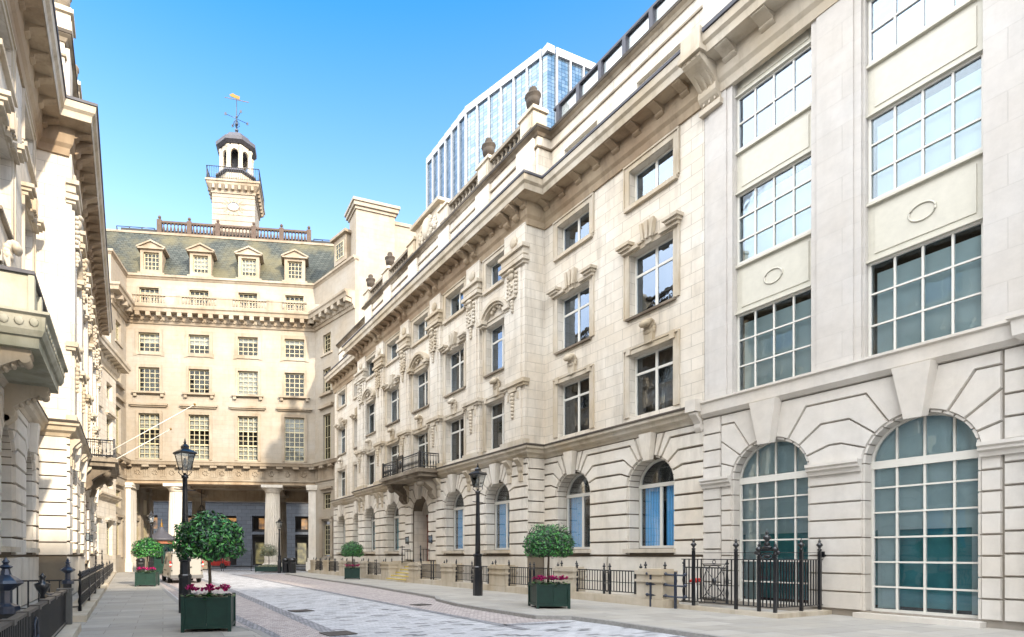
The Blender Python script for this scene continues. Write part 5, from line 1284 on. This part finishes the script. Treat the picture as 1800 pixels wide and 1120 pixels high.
def make_tree(mat='leaf', rx=.76, rz=.66, zc=1.90, n=5200, seed=1, leaf=.105, tr_=.035):
    o = empty('bay_tree', (0, 0, 0)); m = MB(); rnd = random.Random(seed)
    m.tube([(0, 0, .5), (.01, .01, 1.1), (-.01, .0, 1.55), (.0, .0, zc - .25)], [tr_ * 1.15, tr_, tr_ * .95, tr_ * .8], 8)
    for k in range(9):
        a = k * 2.4; r = rx * rnd.uniform(.45, .8); m.tube([(0, 0, zc - .42 + .03 * k), (r * .45 * math.cos(a), r * .45 * math.sin(a), zc - .15 + .02 * k), (r * math.cos(a), r * math.sin(a), zc + .05 * k - .05)], [tr_ * .55, tr_ * .4, tr_ * .15], 5)
    m.build('trunk', 'bark', o)
    c = crown_mesh('crown', n, rx, rz, mat, seed, leaf, .48, o); c.location = (0, 0, zc); return o
def make_planter(w_=.96, d_=.96, h=.74):
    o = empty('planter_box', (0, 0, 0)); m = MB(); a, b_ = w_ / 2, d_ / 2
    for x in (-a, a):
        for y in (-b_, b_): m.box(x - .035, x + .035, -y - .035, -y + .035, 0, h + .03)
    for z0, z1 in ((.07, .13), (h - .05, h)):
        m.box(-a, a, -b_ - .02, -b_ + .03, z0, z1); m.box(-a, a, b_ - .03, b_ + .02, z0, z1); m.box(-a - .02, -a + .03, -b_, b_, z0, z1); m.box(a - .03, a + .02, -b_, b_, z0, z1)
    m.build('frame', 'greenbox', o)
    m = MB(); nb = 2
    for k in range(nb):
        x0 = -a + .03 + k * (w_ - .06) / nb; x1 = x0 + (w_ - .06) / nb - .006
        m.box(x0, x1, -b_ + .0, -b_ + .02, .08, h - .01); m.box(x0, x1, b_ - .02, b_ - .0, .08, h - .01)
    for k in range(nb):
        x0 = -b_ + .03 + k * (d_ - .06) / nb; x1 = x0 + (d_ - .06) / nb - .006
        m.box(-a, -a + .02, x0, x1, .08, h - .01); m.box(a - .02, a, x0, x1, .08, h - .01)
    m.build('boards', 'greenbox', o); m = MB(); m.box(-a + .03, a - .03, -b_ + .03, b_ - .03, .3, h - .07); m.build('soil', 'soil', o)
    return o
def make_cyclamen(seed):
    rnd = random.Random(seed); o = empty('cyclamen', (0, 0, 0)); V = []; F = []
    for i in range(60):
        a = rnd.uniform(0, 6.28); r = rnd.uniform(.02, .15); p = Vector((r * math.cos(a), r * math.sin(a), rnd.uniform(.0, .09))); t = Vector((math.cos(a), math.sin(a), rnd.uniform(-.1, .5))).normalized(); b_ = t.cross(Vector((0, 0, 1))).normalized(); L = .05; n0 = len(V)
        V += [p - b_ * .02, p + t * L * .5 - b_ * .035, p + t * L, p + t * L * .5 + b_ * .035, p + b_ * .02]; F.append(tuple(range(n0, n0 + 5)))
    me = bpy.data.meshes.new('leaves'); me.from_pydata([tuple(v) for v in V], [], F); me.materials.append(M['leaf']); l = bpy.data.objects.new('leaves', me); col.objects.link(l); l.parent = o
    V = []; F = []
    for i in range(22):
        a = rnd.uniform(0, 6.28); r = rnd.uniform(.0, .12); c = Vector((r * math.cos(a), r * math.sin(a), rnd.uniform(.12, .20)))
        for k in range(5):
            b_ = k * 1.257 + a; t = Vector((math.cos(b_) * .7, math.sin(b_) * .7, 1)).normalized(); s_ = t.cross(Vector((math.cos(b_), math.sin(b_), 0))).normalized(); n0 = len(V)
            V += [c, c + t * .03 - s_ * .018, c + t * .055, c + t * .03 + s_ * .018]; F.append(tuple(range(n0, n0 + 4)))
    me = bpy.data.meshes.new('petals'); me.from_pydata([tuple(v) for v in V], [], F); me.materials.append(M['petal']); l = bpy.data.objects.new('petals', me); col.objects.link(l); l.parent = o
    return o
pl0 = make_planter(); GPB = 'green planter boxes'; GTR = 'ball-clipped bay trees in planters'; GCY = 'cyclamen clumps in the planters'
tag(pl0, 'large dark green square planter in the left foreground', 'planter', GPB)
t0 = make_tree(); tag(t0, 'round-headed bay tree in the nearest planter, left foreground', 'tree', GTR)
cy = [make_cyclamen(3), make_cyclamen(8)]
tag(cy[0], 'x', 'flowers', GCY); tag(cy[1], 'x', 'flowers', GCY)
spots = [((1.64, 12.98), R(-15), 'large dark green square planter in the left foreground', 'round-headed bay tree in the nearest planter, left foreground', 'the nearest planter at left'),
         ((11.95, 13.85), R(-24), 'dark green planter on the right pavement near the ironwork', 'bay tree on the right pavement before the blue-curtained windows', 'the right-hand planter'),
         ((.93, 32.2), R(-14), 'dark green planter on the left pavement behind the lantern post', 'bay tree on the left pavement beside the silver van', 'the left planter beside the van'),
         ((13.75, 35.5), R(-22), 'dark green planter on the far right pavement near the entrance steps', 'small-looking bay tree on the far right pavement by the steps', 'the far right planter by the steps')]
used = [False, False]
for i, ((x, y), a, lp, lt, where) in enumerate(spots):
    p = pl0 if i == 0 else copy_tree(pl0); place(p, (x, y, 0), a, lp, 1.0 if i != 2 else .98)
    if i == 0: tr2 = t0
    elif i == 1: tr2 = make_tree(rx=.80, rz=.70, zc=1.98, n=6000, seed=5, leaf=.09); tag(tr2, lt, 'tree', GTR)
    else: tr2 = copy_tree(t0)
    place(tr2, (x, y, 0), a + i * 1.3, lt, (1.0, .97, .98, .98)[i])
    nm = ['left', 'middle', 'right']
    for j, (u, v_) in enumerate(((-.33, -.22), (.02, -.33), (.34, -.22)) if i != 1 else ((-.36, .0), (-.30, -.33), (.05, -.30), (.36, -.28))):
        k = (i + j) % 2
        if not used[k]: c = cy[k]; used[k] = True
        else: c = copy_tree(cy[k])
        ca, sa = math.cos(a), math.sin(a)
        pos = (['left-hand', 'middle', 'right-hand'] if i != 1 else ['back left', 'front corner', 'middle', 'right-hand'])[j]
        place(c, (x + u * ca - v_ * sa, y + u * sa + v_ * ca, .67), j * 2 + i, pos + ' pink cyclamen clump in ' + where, 1.45)
p = make_planter(2.5, .9, .5); tag(p, 'long low green trough planter beside the far portico column', 'planter', GPB); place(p, (12.2, 53.4, 0), R(-18))
m = MB(); o = tag(crown_mesh('ground_ivy', 1500, 1.1, .2, 'olive', 9, .12, .2), 'low green planting filling the long far trough', 'shrub'); o.location = (12.2, 53.4, .5); o.scale = (1, .4, 1); o.rotation_euler = (0, 0, R(-18))
t = make_tree('olive', .85, .75, 1.9, 3500, 4, .09, .03); tag(t, 'pale olive-leaved round tree in the long trough by the column', 'tree', GTR); place(t, (12.2, 53.5, 0), 0, None, 1.0)

# ================= van =================
vn = empty('parked_van', (3.25, 36.3, -.1), R(3), 'silver-beige panel van parked seen from behind', 'van')
W2, HV, LV_ = .97, 1.93, 4.8
def ring(y, w_, z0, z1, rr=.16, top=.0):
    pts = []
    for (cx_, cz, a0) in ((w_ - rr, z0 + rr * .6, -90), (w_ - top - rr, z1 - rr, 0), (-w_ + top + rr, z1 - rr, 90), (-w_ + rr, z0 + rr * .6, 180)):
        for k in range(4):
            a = R(a0 + k * 30); pts.append((cx_ + rr * math.cos(a), y, cz + rr * (math.sin(a) if a0 not in (-90, 180) else .6 * math.sin(a))))
    return pts
rings_ = [ring(-.02, W2 - .05, .34, HV - .07, .14, .10), ring(.06, W2, .28, HV, .16, .09), ring(1.5, W2, .28, HV + .03, .16, .09), ring(3.0, W2, .28, HV + .02, .16, .10), ring(3.55, W2, .28, HV - .08, .16, .14), ring(4.05, W2, .30, 1.30, .16, .12), ring(4.7, W2 - .08, .36, 1.02, .16, .12), ring(4.85, W2 - .2, .42, .85, .12, .1)]
m = MB(); k = len(rings_[0]); V = [p for r in rings_ for p in r]; F = []
for i in range(len(rings_) - 1):
    for j in range(k): F.append((i * k + j, i * k + (j + 1) % k, (i + 1) * k + (j + 1) % k, (i + 1) * k + j))
F += [tuple(range(k)), tuple(range((len(rings_) - 1) * k, len(rings_) * k))]
m.add(V, F); vb = m.build('body', 'van', vn)
m = MB(); m.box(-.006, .006, .02, .045, .5, 1.82); m.box(-.84, .84, .02, .04, 1.815, 1.83)
for x in (-.85, .85): m.box(x - .006, x + .006, .02, .045, .5, 1.8)
for x in (-.86, .86):
    for z in (.75, 1.2, 1.65): m.box(x - .04, x + .04, .02, .06, z, z + .07)
m.build('door_seams', 'tyre', vn)
m = MB(); m.box(-.95, .95, .0, .16, .32, .52); m.box(-.3, .3, .14, .19, .36, .42); m.build('bumper', plain('grey_plastic', (.10, .10, .10), .6), vn)
m = MB(); m.box(-.42, .14, .02, .05, .80, .93); m.build('number_plate', 'plate', vn)
for q in (-1, 1):
    m = MB(); m.box(q * .94 - .04, q * .94 + .04, -.02, .045, 1.02, 1.36); lo = m.build('tail_light', 'red', vn); m = MB(); m.box(q * .93 - .058, q * .93 + .058, -.015, .05, 1.10, 1.19); m.build('reverse_lamp', 'frame', lo)
m = MB(); m.box(.1, .3, .04, .08, .96, 1.02); m.build('handle', 'tyre', vn)
m = MB()
for q in (-1, 1): m.box(q * (W2 + .003) - .004, q * (W2 + .003) + .004, -3.2, -1.8, .75, .8); m.box(q * (W2 + .04) - .012, q * (W2 + .04) + .012, -3.95, -3.2, 1.15, 1.66)
m.build('side_trim', 'tyre', vn)
for (x, y) in ((-.86, .95), (.86, .95), (-.86, 3.95), (.86, 3.95)):
    m = MB(); prof = [(.20, -.10), (.31, -.11), (.335, -.06), (.335, .06), (.31, .11), (.20, .10)]
    V = []; seg = 24
    for r, w_ in prof:
        for k in range(seg): a = 2 * math.pi * k / seg; V.append((x + w_, y + r * math.cos(a), .335 + r * math.sin(a)))
    F = [(i * seg + k, i * seg + (k + 1) % seg, ((i + 1) % 6) * seg + (k + 1) % seg, ((i + 1) % 6) * seg + k) for i in range(6) for k in range(seg)]
    m.add(V, F, True); wo_ = m.build('wheel', 'tyre', vn); m = MB(); m.tube([(x - .07, y, .335), (x + .07, y, .335)], .20, 16); m.build('rim', 'kerb', wo_)

# ================= kiosk =================
kx, ky = wcam(284, 49.5); kk = empty('kiosk', (kx, ky, 0), R(-18), 'dark green octagonal kiosk with a scaly ogee roof behind the van', 'kiosk')
m = MB(); m.lathe(0, 0, [(1.0, 0), (1.0, .9), (.95, .95), (.95, 2.55), (1.02, 2.6)], 8, False, R(22.5)); m.build('body', 'greenbox', kk)
m = MB(); m.lathe(0, 0, [(1.06, 2.6), (1.06, 2.88)], 16, False); m.build('cornice_band', 'orange', kk)
m = MB(); m.lathe(0, 0, [(1.28, 2.88), (1.3, 3.05), (1.15, 3.12), (.95, 3.3), (.62, 3.5), (.36, 3.72), (.22, 3.95), (.14, 4.1)], 16); m.build('roof', 'lead', kk)
m = MB(); m.lathe(0, 0, [(.12, 4.08), (.16, 4.15), (.06, 4.22), (.11, 4.34), (.03, 4.5), (.02, 4.8)], 8); m.build('finial', 'gold', kk)
m = MB()
for k in range(8):
    a = k * math.pi / 4; d = Vector((math.cos(a), math.sin(a))); n_ = Vector((-d.y, d.x)); c = d * .90
    m.slab([tuple(c - n_ * .22), tuple(c + n_ * .22), tuple(c + n_ * .22 + d * .03), tuple(c - n_ * .22 + d * .03)], 1.3, 2.3)
m.build('window', 'glassup', kk)

# ================= gates, bins, lantern, bus =================
def fl(x, y): 
    v = Vector((x, y)); return (FO.x + v.x * math.cos(FR) - v.y * math.sin(FR), FO.y + v.x * math.sin(FR) + v.y * math.cos(FR))
railing(fl(8.6, 3.0), fl(11.4, 3.0), -.05, 2.0, 'open black iron gate leaf in the middle of the portico', 'iron gates in the portico', pairs=False, sp=.13, name='iron_gate', cat='gate')
railing(fl(11.9, 2.2), fl(13.0, 1.6), -.05, 2.8, 'tall black gate leaf beside the right-hand column', 'iron gates in the portico', pairs=False, sp=.13, name='iron_gate', cat='gate')
railing(fl(5.4, 3.0), fl(8.4, 3.0), -.05, 2.0, 'black iron gate leaf partly behind the large bay tree', 'iron gates in the portico', pairs=False, sp=.13, name='iron_gate', cat='gate')
railing(fl(15.6, 3.0), fl(17.6, 3.0), -.05, .8, 'low black railing under the right bay of the portico', 'iron gates in the portico', pairs=False, sp=.13)
bx, by = wcam(502, 51)
b0 = empty('litter_bin', (bx, by, 0), 0, 'black litter bin beside the right portico column', 'bin', 'black bins by the columns'); m = MB(); m.lathe(0, 0, [(.32, 0), (.34, .1), (.34, 1.1), (.37, 1.12), (.37, 1.2), (.25, 1.35), (.0, 1.4)], 12); m.build('drum', 'iron', b0); m = MB(); m.box(-.2, .2, .3, .36, .85, 1.0); m.build('opening', 'room', b0)
x, y = wcam(514, 50.6); place(copy_tree(b0), (x, y, 0), 0, 'second black litter bin nearer the right wing')
x, y = wcam(247, 47.5); place(copy_tree(b0), (x, y, 0), 0, 'black litter bin at the foot of the left pilaster')
x, y = fl(9.0, 10.0); hl = empty('hanging_lantern', (*fl(5.9, 5.5), 0), FR, 'large glazed lantern hanging from the portico ceiling', 'lantern')
m = MB(); m.tube([(0, 0, 8.6), (0, 0, 6.9)], .04, 6); 
for k in range(6):
    a = k * math.pi / 3; m.tube([(.42 * math.cos(a), .42 * math.sin(a), 4.9), (.45 * math.cos(a), .45 * math.sin(a), 6.3), (.1 * math.cos(a), .1 * math.sin(a), 6.95)], .03, 4)
m.lathe(0, 0, [(.45, 4.85), (.48, 4.9), (.45, 4.95)], 6, False); m.lathe(0, 0, [(.48, 6.25), (.52, 6.3), (.48, 6.35)], 6, False); m.build('frame', 'iron', hl)
m = MB(); m.lathe(0, 0, [(.41, 4.95), (.43, 6.25)], 6, False); m.build('lamp_glass', 'glassup', hl)
rc = empty('parked_car', (*fl(4.9, 17.5), -.1), FR, 'small red car passing beyond the iron gates', 'car')
m = MB(); m.prism([(-2, .3), (2, .3), (2.05, .8), (1.5, .95), (.9, 1.42), (-.9, 1.45), (-1.6, .95), (-2.05, .85)], -.8, .8, .06); m.build('body', 'redpaint', rc)
m = MB(); m.prism([(-1.3, .97), (1.35, .97), (.82, 1.36), (-.82, 1.38)], .79, .81); m.build('window', 'glassup', rc)
for x in (-1.25, 1.25):
    for q in (-.85, .7): 
        m = MB(); m.tube([(x, -q, .33), (x, -q - .15, .33)], .33, 16); m.build('wheel', 'tyre', rc)
